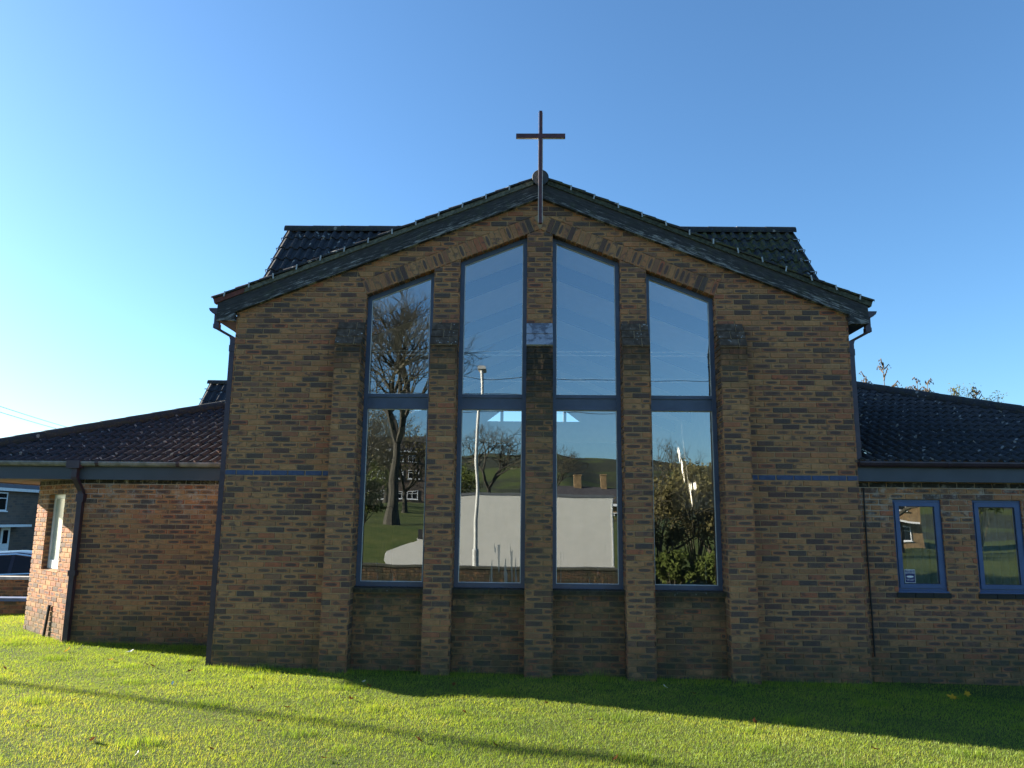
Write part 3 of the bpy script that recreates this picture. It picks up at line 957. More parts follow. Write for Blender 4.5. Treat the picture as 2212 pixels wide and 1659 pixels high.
# ------------------------------------------------------------------ cross
cr = MB(['cross', 'cross_edge'])
y0, y1 = -.205, -.155
def bar(x0, x1, z0, z1):
    cr.box((x0, y0, z0), (x1, y1, z1), 0)
cw = .0215
bar(-cw, cw, 5.945, 7.245 - .03); bar(-cw, cw, 7.245 + .03 - .0, 7.625)
bar(-.347, .347, 7.215, 7.275)
cro = cr.build('cross', church)
ed = MB(['cross_edge'])
for sx in (-1, 1):
    x0 = sx * (cw + .0055)
    ed.box((x0 - .0053, y0 + .012, 5.955), (x0 + .0053, y1 - .002, 7.214))
    ed.box((x0 - .0053, y0 + .024, 7.276), (x0 - .0010 if sx < 0 else x0 + .0005, y1 - .002, 7.615))
    xa, xb = sorted((sx * (cw + .012), sx * .335))
    ed.box((xa, y0 + .014, 7.2085), (xb, y1 - .008, 7.2148))
ed.build('edging', cro)
for z_ in (6.05, 6.45):
    bk_ = MB(['black']); bk_.box((-.012, y1 + .0005, z_), (.012, -.074 if z_ > 6.3 else -.002, z_ + .03)); bk_.build('bracket', cro)

# ------------------------------------------------------------------ right wing
RY = .15
rw = MB(['brick', 'mortar'], stain)
def wing_k(r, u): return 5 if r == 32 else 0
W1 = (4.70, 5.335); W2 = (5.745, 6.385); W3 = (6.79, 7.43)
zlo, zhi = 1.025, 2.225
off = (0, RY, 0)
brick_field(rw, off, X, Nf, CW, 10.4, -.5, zlo, kf=wing_k)
brick_field(rw, off, X, Nf, CW, 10.4, zhi, 2.45, kf=wing_k)
edges = [CW, *W1, *W2, *W3, 10.4]
for q in range(0, len(edges), 2):
    brick_field(rw, off, X, Nf, edges[q], edges[q + 1], zlo, zhi)
for a, b in (W1, W2, W3):
    reveal(rw, b, RY, RY + .1, zlo, zhi, -1); reveal(rw, a, RY, RY + .1, zlo, zhi, 1)
    rw.face([(a, RY + .002, zhi + .001), (a, RY + .1, zhi + .001), (b, RY + .1, zhi + .001), (b, RY + .002, zhi + .001)], 0, (0, .8, .31, 0))
rw.build('wing_wall', church)
jt = MB(['black'])
jt.tube([(4.325 + .003 * math.sin(z_ * 3), RY - .004, z_) for z_ in np.linspace(.22, 2.37, 14)], .010, 6)
jt.build('movement_joint', church)
for q, (a, b) in enumerate((W1, W2, W3)):
    f = MB(['frame_small'])
    ox0, ox1, oz0, oz1 = a - .004, b + .004, 1.045, 2.222
    yf = RY + .03
    outer = [(ox0, oz0), (ox1, oz0), (ox1, oz1), (ox0, oz1)]
    inn = inset(outer, .030)
    ring(f, outer, inn, yf, yf + .06)
    inn2 = inset(outer, .088)
    ring(f, inset(outer, .033), inn2, yf - .014, yf + .05)
    fo = f.build('wing_window', church)
    sl = MB(['frame_small']); sl.box((ox0 - .005, yf - .04, 1.022), (ox1 + .005, yf + .05, 1.043)); sl.build('sill_bar', fo)
    g = MB(['glass']); g.face([(p[0], yf + .012, p[1]) for p in inn2]); g.build('pane', fo)
    gk = MB(['black']); ring(gk, inn2, inset(inn2, .006), yf + .006, yf + .011); gk.build('gasket', fo)
    sb = MB(['brick', 'mortar'], stain)
    for e in range(3):
        x0 = a - .03 + e * (b - a + .06) / 3 + .004; x1 = a - .03 + (e + 1) * (b - a + .06) / 3 - .004
        sb.box((x0, RY - .02, .957), (x1, RY + .1, 1.018), 0, (.2, .2, RB.random(), 5))
    sb.build('sill', fo)
    cu = MB(['curtain'])
    pts = []
    c0, c1 = (a + .26, b + .05) if q == 0 else (a + .06, b + .1)
    nn_ = 60
    for e in range(nn_):
        xa = c0 + (c1 - c0) * e / nn_; xb = c0 + (c1 - c0) * (e + 1) / nn_
        fy_ = lambda x: RY + .28 + .03 * math.sin((x - c0) * 62) + .012 * math.sin((x - c0) * 23)
        cu.face([(xa, fy_(xa), .95), (xb, fy_(xb), .95), (xb, fy_(xb), 2.3), (xa, fy_(xa), 2.3)])
    cu.build('curtain', fo, smooth=True)
    if q == 0:
        gx, gz = inn2[0]
        sx0, sx1, sz0, sz1 = gx + .022, gx + .158, gz + .012, gz + .182
        st = MB(['white', 'sticker'])
        yy = yf + .0095
        st.box((sx0, yy - .0012, sz0), (sx1, yy, sz1), 0)
        st.box((sx0 + .005, yy - .0020, sz0 + .005), (sx1 - .005, yy - .0013, sz1 - .005), 1)
        el = [((sx0 + sx1) / 2 + .047 * math.cos(t), yy - .0030, sz0 + .078 + .013 * math.sin(t)) for t in np.linspace(0, 2 * math.pi, 25)[:-1]]
        st.prism(el, (0, .0008, 0), 0)
        def text(body, size, cx, cz, y):
            c = bpy.data.curves.new('lettering', 'FONT'); c.body = body; c.size = size; c.align_x = 'CENTER'; c.extrude = .0002
            o = bpy.data.objects.new('lettering', c); COL.objects.link(o)
            dg = bpy.context.evaluated_depsgraph_get()
            me = bpy.data.meshes.new_from_object(o.evaluated_get(dg))
            vs = [(v.co.x + cx, y - v.co.z, v.co.y + cz) for v in me.vertices]; fs = [tuple(p.vertices) for p in me.polygons]
            bpy.data.objects.remove(o); bpy.data.curves.remove(c); bpy.data.meshes.remove(me)
            return vs, fs
        for body, size, dz in (('THIEVES', .031, .142), ('BEWARE', .031, .116), ('PROPERTY MARKED', .0125, .040), ('AND TRACED', .0125, .026)):
            vs, fs = text(body, size, (sx0 + sx1) / 2, sz0 + dz, yy - .0026)
            st.mesh(vs, fs, 0)
        so = st.build('warning_sticker', fo)
        so['label'] = 'small navy sticker reading THIEVES BEWARE'
# dark lining so the rooms behind stay rooms
rm = MB(['plaster', 'floor'])
rm.face([(4.3, 4, -.1), (10.3, 4, -.1), (10.3, 4, 2.5), (4.3, 4, 2.5)]); rm.face([(4.3, RY + .3, -.09), (10.3, RY + .3, -.09), (10.3, 4, -.09), (4.3, 4, -.09)], 1)
rm.face([(4.3, RY + .2, 2.46), (10.3, RY + .2, 2.46), (10.3, 4, 2.46), (4.3, 4, 2.46)])
rm.face([(10.35, RY + .01, -.3), (10.35, 9, -.3), (10.35, 9, 2.45), (10.35, RY + .01, 2.45)])
rm.build('wing_room', church)
# roof of the right wing
p2 = .39; c2 = 1 / math.hypot(1, p2); s2 = p2 * c2
RE_Y, RE_Z, RHX = .02, 2.70, 10.75
tiles('wing_roof', (CW + .03, RE_Y, RE_Z), (1, 0, 0), (0, c2, s2), (0, -s2, c2), 0, RHX - CW, 5.6 / c2, gauge=.31, sub=5, parent=church,
      inside=lambda u, s: (CW + .03 + u) < RHX - s * c2 - .0, moss=.12)
rg = MB(['tile'])
ridge_line(rg, (RHX, RE_Y, RE_Z + .03), (RHX - 5.6, RE_Y + 5.6, RE_Z + 5.6 * p2 + .03), .125, .42)
ridge_line(rg, (RHX - 5.6, RE_Y + 5.6, RE_Z + 5.6 * p2 + .03), (CW, RE_Y + 5.6, RE_Z + 5.6 * p2 + .03), .125, .42)
rg.build('hip_tiles', church)
tiles('wing_roof_end', (RHX, RE_Y, RE_Z), (0, 1, 0), (-c2, 0, s2), (s2, 0, c2), 0, 11.2, 5.6 / c2, gauge=.33, sub=3, parent=church,
      inside=lambda u, s: u > s * c2 and u < 11.2 - s * c2)
fa = MB(['fascia', 'soffit'])
fa.box((CW + .004, .02, 2.452), (RHX - .05, .045, 2.645)); fa.box((CW + .004, .046, 2.4515), (RHX - .1, RY + .25, 2.470), 1)
fa.box((CW + .004, .050, 2.471), (RHX - .2, .075, 2.742), 1)
fa.build('fascia', church)
def wing_gutter(x0, x1, y, z, mat, joints):
    g = MB([mat, 'gutter'])
    pr = [(y, z + .07), (y - .10, z + .07), (y - .10, z + .05), (y - .085, z + .02), (y - .06, z), (y, z)]
    g.prism([(x0, a, b) for a, b in pr][::-1], (x1 - x0, 0, 0))
    for xj in joints:
        g.prism([(xj, a - (.006 if a < y else 0), b + (-.006 if b < z + .06 else .004)) for a, b in pr][::-1], (.05, 0, 0), 1)
    return g.build('gutter', church)
wing_gutter(CW + .004, RHX - .02, .018, 2.640, 'gutter', (5.35, 7.0, 8.6))

# ------------------------------------------------------------------ left wing
LY = 1.5
CX0 = -7.05
lw = MB(['brick', 'mortar'], stain)
brick_field(lw, (0, LY, 0), X, Nf, CX0, -CW, -.5, 2.45, kf=wing_k, M_=.225)
k_s = .85
sd = Vector((-1, k_s, 0)).normalized(); sN = Vector((-sd.y, sd.x, 0)); sN = Vector((-k_s, -1, 0)).normalized()
SL = 1.78
U_s = -sd   # from far end to corner, left to right as seen
O_s = Vector((CX0, LY, 0)) + sd * SL
wa, wb = .52, 1.24
brick_field(lw, O_s, U_s, sN, 0, SL, -.5, 1.025, kf=wing_k, M_=.225)
brick_field(lw, O_s, U_s, sN, 0, SL, 2.225, 2.45, kf=wing_k, M_=.225)
brick_field(lw, O_s, U_s, sN, 0, wa, 1.025, 2.225, M_=.225)
brick_field(lw, O_s, U_s, sN, wb, SL, 1.025, 2.225, M_=.225)
# reveals of the splay window
for uu, sg in ((wa, 1), (wb, -1)):
    o = O_s + U_s * uu
    brick_field(lw, o, -sN * sg, U_s * sg, 0 if sg > 0 else -.11, .11 if sg > 0 else 0, 1.025, 2.225)
pS = lambda u, h, z: O_s + U_s * u + sN * h + Vector((0, 0, z))
lw.face([pS(wa, -.005, 2.226), pS(wa, -.12, 2.226), pS(wb, -.12, 2.226), pS(wb, -.005, 2.226)], 0, (0, .8, .3, 0))
for e in range(6):
    u0_, u1_ = wa + (wb - wa) * e / 6 + .003, wa + (wb - wa) * (e + 1) / 6 - .003
    lw.face([pS(u0_, .01, 1.015), pS(u1_, .01, 1.015), pS(u1_, -.11, 1.05), pS(u0_, -.11, 1.05)], 0, (.9, .9, RB.random(), 0))
# far side wall of the wing running back
e0 = O_s.copy()
brick_field(lw, e0, (0, -1, 0), (-1, 0, 0), -6, 0, -.6, 2.45, M_=.225)
lw.build('wing_wall', church)
f = MB(['white', 'frame_small'])
def ring_s(mb, outer, inner, h0, h1, mi=0):
    n = 4
    for i in range(n):
        j = (i + 1) % n
        mb.face([pS(outer[i][0], h0, outer[i][1]), pS(outer[j][0], h0, outer[j][1]), pS(inner[j][0], h0, inner[j][1]), pS(inner[i][0], h0, inner[i][1])], mi)
        mb.face([pS(inner[i][0], h0, inner[i][1]), pS(inner[j][0], h0, inner[j][1]), pS(inner[j][0], h1, inner[j][1]), pS(inner[i][0], h1, inner[i][1])], mi)
outer = [(wa, 1.05), (wb, 1.05), (wb, 2.225), (wa, 2.225)]; inn = [(wa + .05, 1.18), (wb - .05, 1.18), (wb - .05, 2.16), (wa + .05, 2.16)]
ring_s(f, outer, inn, -.085, -.12)
fo = f.build('wing_window', church); fo['label'] = 'white framed window in the splayed sunlit wall'
g = MB(['frosted']); g.face([pS(u, -.10, z) for u, z in inn]); g.build('pane', fo)
nt = MB(['white'])
nt.face([pS(wa - .1, -.30, 1.0), pS(wb + .1, -.30, 1.0), pS(wb + .1, -.30, 2.3), pS(wa - .1, -.30, 2.3)]); nt.build('blind', fo)

LE_Y, LE_Z, LHX = 1.30, 2.67, -9.50
t2 = .40; c3 = 1 / math.hypot(1, t2); s3 = t2 * c3
tiles('wing_roof', (LHX, LE_Y, LE_Z), (1, 0, 0), (0, c3, s3), (0, -s3, c3), 0, -CW - LHX - .03, 4.2 / c3, gauge=.345, sub=6, parent=church,
      inside=lambda u, s: u > s * c3, moss=.0)
rg = MB(['tile'])
hipT = (LHX + 4.2, LE_Y + 4.2, LE_Z + 4.2 * t2 + .03)
ridge_line(rg, (LHX, LE_Y, LE_Z + .03), hipT, .125, .42)
ridge_line(rg, hipT, (-CW, hipT[1], hipT[2]), .125, .42)
rg.build('hip_tiles', church)
tiles('wing_roof_end', (LHX, 12, LE_Z), (0, -1, 0), (c3, 0, s3), (-s3, 0, c3), 0, 12 - LE_Y, 4.2 / c3, gauge=.345, sub=3, parent=church,
      inside=lambda u, s: u < (12 - LE_Y) - s * c3)
fa = MB(['fascia', 'soffit'])
fa.box((LHX + .05, LE_Y + .075, 2.435), (-CW - .06, LE_Y + .10, 2.635))
fa.box((LHX + .05, LE_Y + .1005, 2.435), (LHX + .075, 10, 2.635))
fa.box((LHX + .076, LE_Y + .101, 2.4515), (-CW - .01, 8, 2.466), 1)
fa.build('fascia', church)
wing_gutter(LHX + .02, -CW - .075, LE_Y + .073, 2.635, 'gutter_pale', (-8.30, -6.72, -5.48, -4.75))
d = MB(['gutter'])
dx = CX0 + .02
d.box((dx - .11, LE_Y - .05, 2.60), (dx + .09, LE_Y + .072, 2.715))
rings = []
for (px, py, pz, w_) in ((dx, LE_Y + .03, 2.62, .04), (dx, LE_Y + .03, 2.47, .04), (dx + .01, LE_Y + .04, 2.43, .042), (dx + .055, LY - .06, 2.26, .038), (dx + .06, LY - .055, 2.20, .038), (dx + .06, LY - .055, -.2, .038)):
    rings.append([(px - w_, py - .04, pz), (px + w_, py - .04, pz), (px + w_, py + .04, pz), (px - w_, py + .04, pz)])
d.loft(rings)
d.box((dx + .003, LY - .102, 2.10), (dx + .117, LY - .004, 2.22)); d.box((dx + .003, LY - .102, 1.0), (dx + .117, LY - .004, 1.08))
d.build('downpipe', church)

# ------------------------------------------------------------------ inside of the church
RK = (-3.5, -2.75, 11.1, 11.9)
hall = MB(['plaster', 'ceiling', 'floor', 'hall_gloom'])
def q4(a, b, c, d_, mi=0): hall.face([a, b, c, d_], mi)
HX = 4.0; HY0, HY1 = .24, 12.0
CE = lambda x: 6.25 - TS * abs(x)
for sgn in (-1, 1):
    if sgn > 0: q4((0, HY0, CE(0)), (HX, HY0, CE(HX)), (HX, HY1, CE(HX)), (0, HY1, CE(0)), 1)
    else:       # left slope with a rooflight
        cq = lambda xa, xb, ya_, yb_: q4((xa, ya_, CE(xa)), (xb, ya_, CE(xb)), (xb, yb_, CE(xb)), (xa, yb_, CE(xa)), 1)
        cq(-HX, 0, HY0, RK[2])
        cq(-HX, RK[0], RK[2], HY1); cq(RK[1], 0, RK[2], HY1); cq(RK[0], RK[1], RK[3], HY1)
    x_ = sgn * HX
    q4((x_, 6.3, -.1), (x_, HY1, -.1), (x_, HY1, 2.2), (x_, 6.3, 2.2), 3); q4((x_, 6.3, 2.2), (x_, HY1, 2.2), (x_, HY1, CE(HX)), (x_, 6.3, CE(HX)))
    if sgn > 0: q4((x_, HY0, -.1), (x_, 6.3, -.1), (x_, 6.3, CE(HX)), (x_, HY0, CE(HX)))  # front stretch kept white to bounce the added sun upward
    else:
        q4((x_, HY0, -.1), (x_, 6.3, -.1), (x_, 6.3, FILL_OPENING[2]), (x_, HY0, FILL_OPENING[2])); q4((x_, HY0, FILL_OPENING[3]), (x_, 6.3, FILL_OPENING[3]), (x_, 6.3, CE(HX)), (x_, HY0, CE(HX)))
        q4((x_, HY0, FILL_OPENING[2]), (x_, FILL_OPENING[0], FILL_OPENING[2]), (x_, FILL_OPENING[0], FILL_OPENING[3]), (x_, HY0, FILL_OPENING[3])); q4((x_, FILL_OPENING[1], FILL_OPENING[2]), (x_, 6.3, FILL_OPENING[2]), (x_, 6.3, FILL_OPENING[3]), (x_, FILL_OPENING[1], FILL_OPENING[3]))
q4((-HX, HY0, -.1), (HX, HY0, -.1), (HX, 6.3, -.1), (-HX, 6.3, -.1), 2); q4((-HX, 6.3, -.1), (HX, 6.3, -.1), (HX, HY1, -.1), (-HX, HY1, -.1), 3)
# back wall with a band of gable lights
bz0, bz1 = 4.72, 5.02
q4((-HX, HY1, -.1), (HX, HY1, -.1), (HX, HY1, 4.1), (-HX, HY1, 4.1), 3); q4((-HX, HY1, 4.1), (HX, HY1, 4.1), (HX, HY1, bz0), (-HX, HY1, bz0))
hall.face([(-HX, HY1, bz1), (HX, HY1, bz1), (HX, HY1, CE(HX)), (0, HY1, CE(0)), (-HX, HY1, CE(HX))] if False else [(-3.0, HY1, bz1), (3.0, HY1, bz1), (0, HY1, CE(0))])
q4((-HX, HY1, bz0), (-1.35, HY1, bz0), (-1.35, HY1, bz1), (-HX, HY1, bz1)); q4((1.35, HY1, bz0), (HX, HY1, bz0), (HX, HY1, bz1), (1.35, HY1, bz1))
hall.face([(-1.35, HY1 - .002, bz0), (-.95, HY1 - .002, bz1), (-1.35, HY1 - .002, bz1)]); hall.face([(1.35, HY1 - .002, bz0), (1.35, HY1 - .002, bz1), (.95, HY1 - .002, bz1)])
for x_ in (-.92, -.12, .12, .92): hall.box((x_ - .045, HY1 - .03, bz0), (x_ + .045, HY1 + .03, bz1))
# inner faces of the front wall
for i in range(5):
    a, b = BUT[i]
    a2 = -HX if i == 0 else a; b2 = HX if i == 4 else b
    hall.face([(a2, HY0 - .02, -.1), (b2, HY0 - .02, -.1), (b2, HY0 - .02, INTR(b)), (a2, HY0 - .02, INTR(a))])
hall.face([(-HX, HY0 - .02, INTR(2.408)), (-2.408, HY0 - .02, INTR(2.408)), (0, HY0 - .02, 5.93), (0, HY0 - .02, CE(0)), (-HX, HY0 - .02, CE(HX))])
hall.face([(HX, HY0 - .02, INTR(2.408)), (2.408, HY0 - .02, INTR(2.408)), (0, HY0 - .02, 5.93), (0, HY0 - .02, CE(0)), (HX, HY0 - .02, CE(HX))])
for i in range(4): hall.box((BUT[i][1], HY0 - .05, -.1), (BUT[i + 1][0], HY0 - .02, 1.0))
hall.build('hall_interior', church)
sw = MB(['frame'])
for yy in np.linspace(FILL_OPENING[0], FILL_OPENING[1], 6): sw.box((-4.16, yy - .03, FILL_OPENING[2]), (-4.08, yy + .03, FILL_OPENING[3]))
for zz in (FILL_OPENING[2], FILL_OPENING[3]): sw.box((-4.158, FILL_OPENING[0] + .031, zz - .03), (-4.082, FILL_OPENING[1] - .031, zz + .03))
sw.build('side_window', church)  # bars of the made-up opening that lets sun into the hall, out of view
for n_, yy in enumerate((2.0, 4.4, 6.8, 9.2, 11.4)):
    bm_ = MB(['beam'])
    for sgn in (-1, 1):
        pp = [(0, yy, CE(0) - .02), (0, yy, CE(0) - .27), (sgn * HX, yy, CE(HX) - .27), (sgn * HX, yy, CE(HX) - .02)]
        bm_.prism(pp, (0, .10, 0))
    bm_.build('rafter', church)
    if n_ < 3:
        tb = MB(['white'])
        for dz in (0, .06): tb.tube([(-HX, yy, 4.55 + dz), (HX, yy, 4.55 + dz)], .012, 6)
        tb.build('tie_rod', church)
wb_ = MB(['beam_wood'])
wb_.obox((-3.3, 1.6, 4.62), (.9 * cs, 0, .9 * sn), (0, .06, 0), (-.1 * sn, 0, .1 * cs)); wb_.build('purlin', church)

# ------------------------------------------------------------------ ground
def gz(x, y):
    z = -.045 - .011 * max(-9, min(9, x))
    z += .02 * math.exp(-((x + 2.6) ** 2 / 8 + (y + 1.7) ** 2 / 1.6))
    z -= .55 * sstep(-9, -17, x) * sstep(-2, 3, y)
    z -= .9 * sstep(20, 45, y)
    if y < -11: z -= .28 * sstep(-11.8, -12.9, y)
    if y < -17.5: z += (1.72 * sstep(-18, -31, y) + 2.0 * sstep(-31, -80, y)) * (1 - .85 * sstep(8, 22, x))
    if y < -100:
        z += 24.5 * sstep(-100, -330, y) * (1 + .10 * math.sin(x * .021 + 1) + .05 * math.sin(x * .057) - .0004 * x)
    if y > 60: z -= 0
    return z
def grid_sheet(name, xs, ys, mat, dz=0.0):
    vs = [(x, y, gz(x, y) + dz) for y in ys for x in xs]
    nx = len(xs)
    fs = [(j * nx + i, j * nx + i + 1, (j + 1) * nx + i + 1, (j + 1) * nx + i) for j in range(len(ys) - 1) for i in range(nx - 1)]
    mb = MB([mat]); mb.mesh(vs, fs)
    o = mb.build(name, smooth=True); o['kind'] = 'structure'
    return o
xs = sorted(set(np.round(np.concatenate([np.linspace(-12, 12, 49), np.linspace(-60, 60, 41), np.linspace(-700, 700, 57)]), 3)))
ys = sorted(set(np.round(np.concatenate([np.linspace(-20, 12, 65), np.linspace(-110, 60, 86), np.linspace(-500, 700, 61)]), 3)))
grid_sheet('ground', xs, ys, 'turf')
grid_sheet('road', np.linspace(-60, 60, 41), np.linspace(-17.4, -13.0, 9), 'tarmac', .006)

# lawn blades
def grass():
    N = 1250000
    x = np.random.uniform(-12.5, 10.5, N); y = np.random.uniform(-6.2, 4.6, N)
    # keep where the camera can see lawn, thin out outside
    dist = np.hypot(x + .145, y + 10.23)
    keep = np.random.rand(N) < np.clip(1.25 - .04 * (dist - 6), .35, 1)
    keep &= ~((np.abs(x) < CW + .01) & (y > -.005))
    keep &= ~((x > 4) & (y > RY - .01))
    keep &= ~((x < -CW + .1) & (x > CX0) & (y > LY - .01))
    keep &= ~((x <= CX0) & ((y - LY) > k_s * -(x - CX0) * 1.0 - .01) & (x > O_s.x))
    for a, b in BUT: keep &= ~((x > a) & (x < b) & (y > -.22))
    keep &= (np.abs(x + .145) < .76 * (y + 10.23) + 3.2)
    # bare soil under the right wing eaves
    soil = (x > 4.6) & (y > -.55 + .25 * np.sin(x * 3))
    keep &= ~(soil & (np.random.rand(N) < .72))
    x, y = x[keep], y[keep]; n = len(x)
    z = np.array([gz(a, b) for a, b in zip(x, y)])
    fx = lambda s, ph: np.sin(x * s + ph) * np.cos(y * s * 1.3 + ph * 2)
    patch = .5 + .28 * fx(1.7, 1) + .2 * fx(4.1, 2) + .14 * fx(9.3, .5) + .08 * fx(17, 3)
    hgt = np.random.uniform(.010, .030, n) * (.75 + .5 * patch)
    edge = (np.abs(y - LY) < .25) & (x < -4) | (np.abs(y + .22) < .16) & (np.abs(x) < CW)
    hgt = np.where(edge & (np.random.rand(n) < .55), hgt * 2.3, hgt)
    tall = np.random.rand(n) < .012; hgt = np.where(tall, hgt * 1.7, hgt)
    tuft = np.clip(fx(5.3, 7) * fx(2.2, 3) * 2.2 - .55, 0, 1); hgt = hgt * (1 + 1.3 * tuft)
    wd = np.random.uniform(.0013, .0028, n) * (1 + .0 * x)
    an = np.random.uniform(0, 2 * np.pi, n); ln = np.random.normal(0, .5, n) * hgt; la = np.random.uniform(0, 2 * np.pi, n)
    dx_, dy_ = np.cos(an) * wd, np.sin(an) * wd
    V = np.empty((n, 3, 3), dtype=np.float32)
    V[:, 0] = np.stack([x - dx_, y - dy_, z - .004], 1); V[:, 1] = np.stack([x + dx_, y + dy_, z - .004], 1)
    V[:, 2] = np.stack([x + ln * np.cos(la) + .008, y + ln * np.sin(la), z + hgt], 1)
    me = bpy.data.meshes.new('grass')
    me.vertices.add(n * 3); me.vertices.foreach_set('co', V.ravel())
    me.loops.add(n * 3); me.loops.foreach_set('vertex_index', np.arange(n * 3, dtype=np.int32))
    me.polygons.add(n); me.polygons.foreach_set('loop_start', np.arange(0, n * 3, 3, dtype=np.int32))
    try: me.polygons.foreach_set('loop_total', np.full(n, 3, dtype=np.int32))
    except Exception: pass
    me.materials.append(M['blade'])
    a = me.attributes.new('gc', 'FLOAT_COLOR', 'POINT')
    r = np.clip(patch * .55 + np.random.normal(.22, .2, n), 0, 1)
    near = np.clip((-2.3 - y) / 2.2, 0, 1)
    # clover and weed patches: short broad dark leaves
    weed = np.zeros(n, dtype=bool)
    for _ in range(150):
        wx, wy, wr = np.random.uniform(-9, 9), np.random.uniform(-5, 1.2), np.random.uniform(.04, .20)
        weed |= ((x - wx) ** 2 + (y - wy) ** 2 * 2 < wr * wr)
    weed &= np.random.rand(n) < .5
    V[weed, 0, :2] += (V[weed, 0, :2] - V[weed, 1, :2]) * 1.6
    V[weed, 2, 2] = z[weed] + hgt[weed] * .55; V[weed, 2, :2] += np.random.normal(0, .015, (int(weed.sum()), 2))
    r = np.where(weed, np.random.uniform(-.3, .15, n), r); r = np.clip(r - .25 * tuft, 0, 1)
    big = .5 + .5 * np.sin(x * .55 + 1.2) * np.cos(y * .8 + x * .2)
    r = np.clip(r * (.72 + .5 * big), 0, 1)
    dry = np.clip((np.random.rand(n) < (.05 + .10 * big + .30 * near * np.clip(.2 + fx(2.6, 4), 0, 1))) * np.random.uniform(.4, 1, n), 0, 1)
    C = np.ones((n, 3, 4), dtype=np.float32)
    C[:, :, 0] = r[:, None]; C[:, :, 1] = dry[:, None]; C[:, 0, 2] = 0; C[:, 1, 2] = 0; C[:, 2, 2] = 1
    a.data.foreach_set('color', C.ravel())
    me.update(calc_edges=True); me.validate()
    o = bpy.data.objects.new('grass', me); COL.objects.link(o); o['kind'] = 'stuff'
    o['label'] = 'short mown lawn grass in front of the church'; o['category'] = 'grass'
grass()

# ------------------------------------------------------------------ fallen leaves and litter
def at_px(u, v, z=None):
    """point on the ground seen at a photo pixel (2212 wide)"""
    a, b = u - 1106, v - 829.5
    d = (fwd + right * (a / F_PX) - up * (b / F_PX))
    p = CAM.copy()
    k = (-.045 - CAM.z) / d.z
    for _ in range(4):
        p = CAM + d * k; k = (gz(p.x, p.y) + .02 - CAM.z) / d.z
    return CAM + d * k
def gc_attr(me, val):
    a = me.attributes.new('gc', 'FLOAT_COLOR', 'POINT')
    n = len(me.vertices); c = np.ones((n, 4), dtype=np.float32)
    c[:, 0] = np.random.rand(n) if val is None else val
    a.data.foreach_set('color', c.ravel())
def leaf_mesh(name, mat, lobes, seed, curl):
    rr = random.Random(seed)
    mb = MB([mat]); n = 22
    pts = []
    for i in range(n):
        a = 2 * math.pi * i / n
        r = .5 * (1 + .28 * math.cos(lobes * a)) * rr.uniform(.85, 1.1) * (1.25 if abs(math.sin(a)) < .4 else .85)
        x, y = r * math.cos(a), r * math.sin(a)
        pts.append((x, y, curl * (x * x * .6 + y * y) + rr.uniform(-.05, .05)))
    vs = [(0, 0, -.05)] + pts
    mb.mesh(vs, [(0, 1 + i, 1 + (i + 1) % n) for i in range(n)])
    mb.tube([(-.5, 0, .1), (-.75, .05, .16), (-.95, .02, .1)], .025, 5)
    o = mb.build(name); gc_attr(o.data, None)
    return o
protoB = leaf_mesh('fallen_leaf', 'leaf_brown', 5, 1, .7)
protoY = leaf_mesh('fallen_leaf', 'leaf_yellow', 5, 2, .45)
protoP = leaf_mesh('litter_scrap', 'paper', 2, 3, .5)
def drop(proto, u, v, size, label, cat, group, first=[]):
    if proto.name in first: o = proto.copy(); COL.objects.link(o)
    else: o = proto; first.append(proto.name)
    p = at_px(u, v); o.location = (p.x, p.y, gz(p.x, p.y) + .030)
    s = size; o.scale = (s, s, s)
    o.rotation_euler = (random.uniform(-.7, .7), random.uniform(-.7, .7), random.uniform(0, 6.28))
    tag(o, label, cat, group)
for u, v in ((620, 1530), (905, 1600), (1330, 1640), (1630, 1560), (455, 1620), (200, 1600), (1180, 1520), (700, 1640), (60, 1560), (1890, 1620), (980, 1480), (560, 1560), (329, 1440), (317, 1437), (160, 1514), (410, 1451), (797, 1483), (758, 1511), (1003, 1540), (10, 1445), (544, 1488), (1275, 1557), (1500, 1500), (1070, 1611), (1245, 1495)):
    drop(protoB, u, v, random.uniform(.045, .065), 'brown curled leaf fallen on the lawn', 'leaf', 'fallen brown leaves on the lawn')
for u, v, lb in ((145, 1406, 'yellow leaf at the foot of the left downpipe'), (238, 1427, 'yellow leaf lying left of the church corner'),
                 (2058, 1508, 'yellow leaf in the shade below the small windows, nearer the left'), (2090, 1501, 'yellow leaf in the shade below the small windows, nearer the right')):
    drop(protoY, u, v, .075, lb, 'leaf', 'yellow fallen leaves')
for u, v, sz, lb in ((280, 1409, .12, 'large white scrap of litter beside the shaded left wing wall'), (372, 1478, .06, 'small white scrap on the sunny lawn left of the church'), (785, 1474, .07, 'white feather-like scrap at the shadow edge'),
                  (1437, 1485, .09, 'pale scrap in the shade below the rightmost tall window'), (296, 1630, .05, 'pale scrap near the lower left of the lawn')):
    drop(protoP, u, v, sz * .6, lb, 'litter', 'white litter scraps')

# ------------------------------------------------------------------ black pipe leaning on the splayed wall
pb = MB(['black'])
p0 = pS(1.10, .045, gz(-7.4, 1.8) - .02); p1 = pS(1.14, .022, .52)
pb.tube([p0, p0.lerp(p1, .5), p1], .022, 8)
tag(pb.build('pipe', at=p0), 'short black pipe leaning against the sunlit splayed wall', 'pipe')

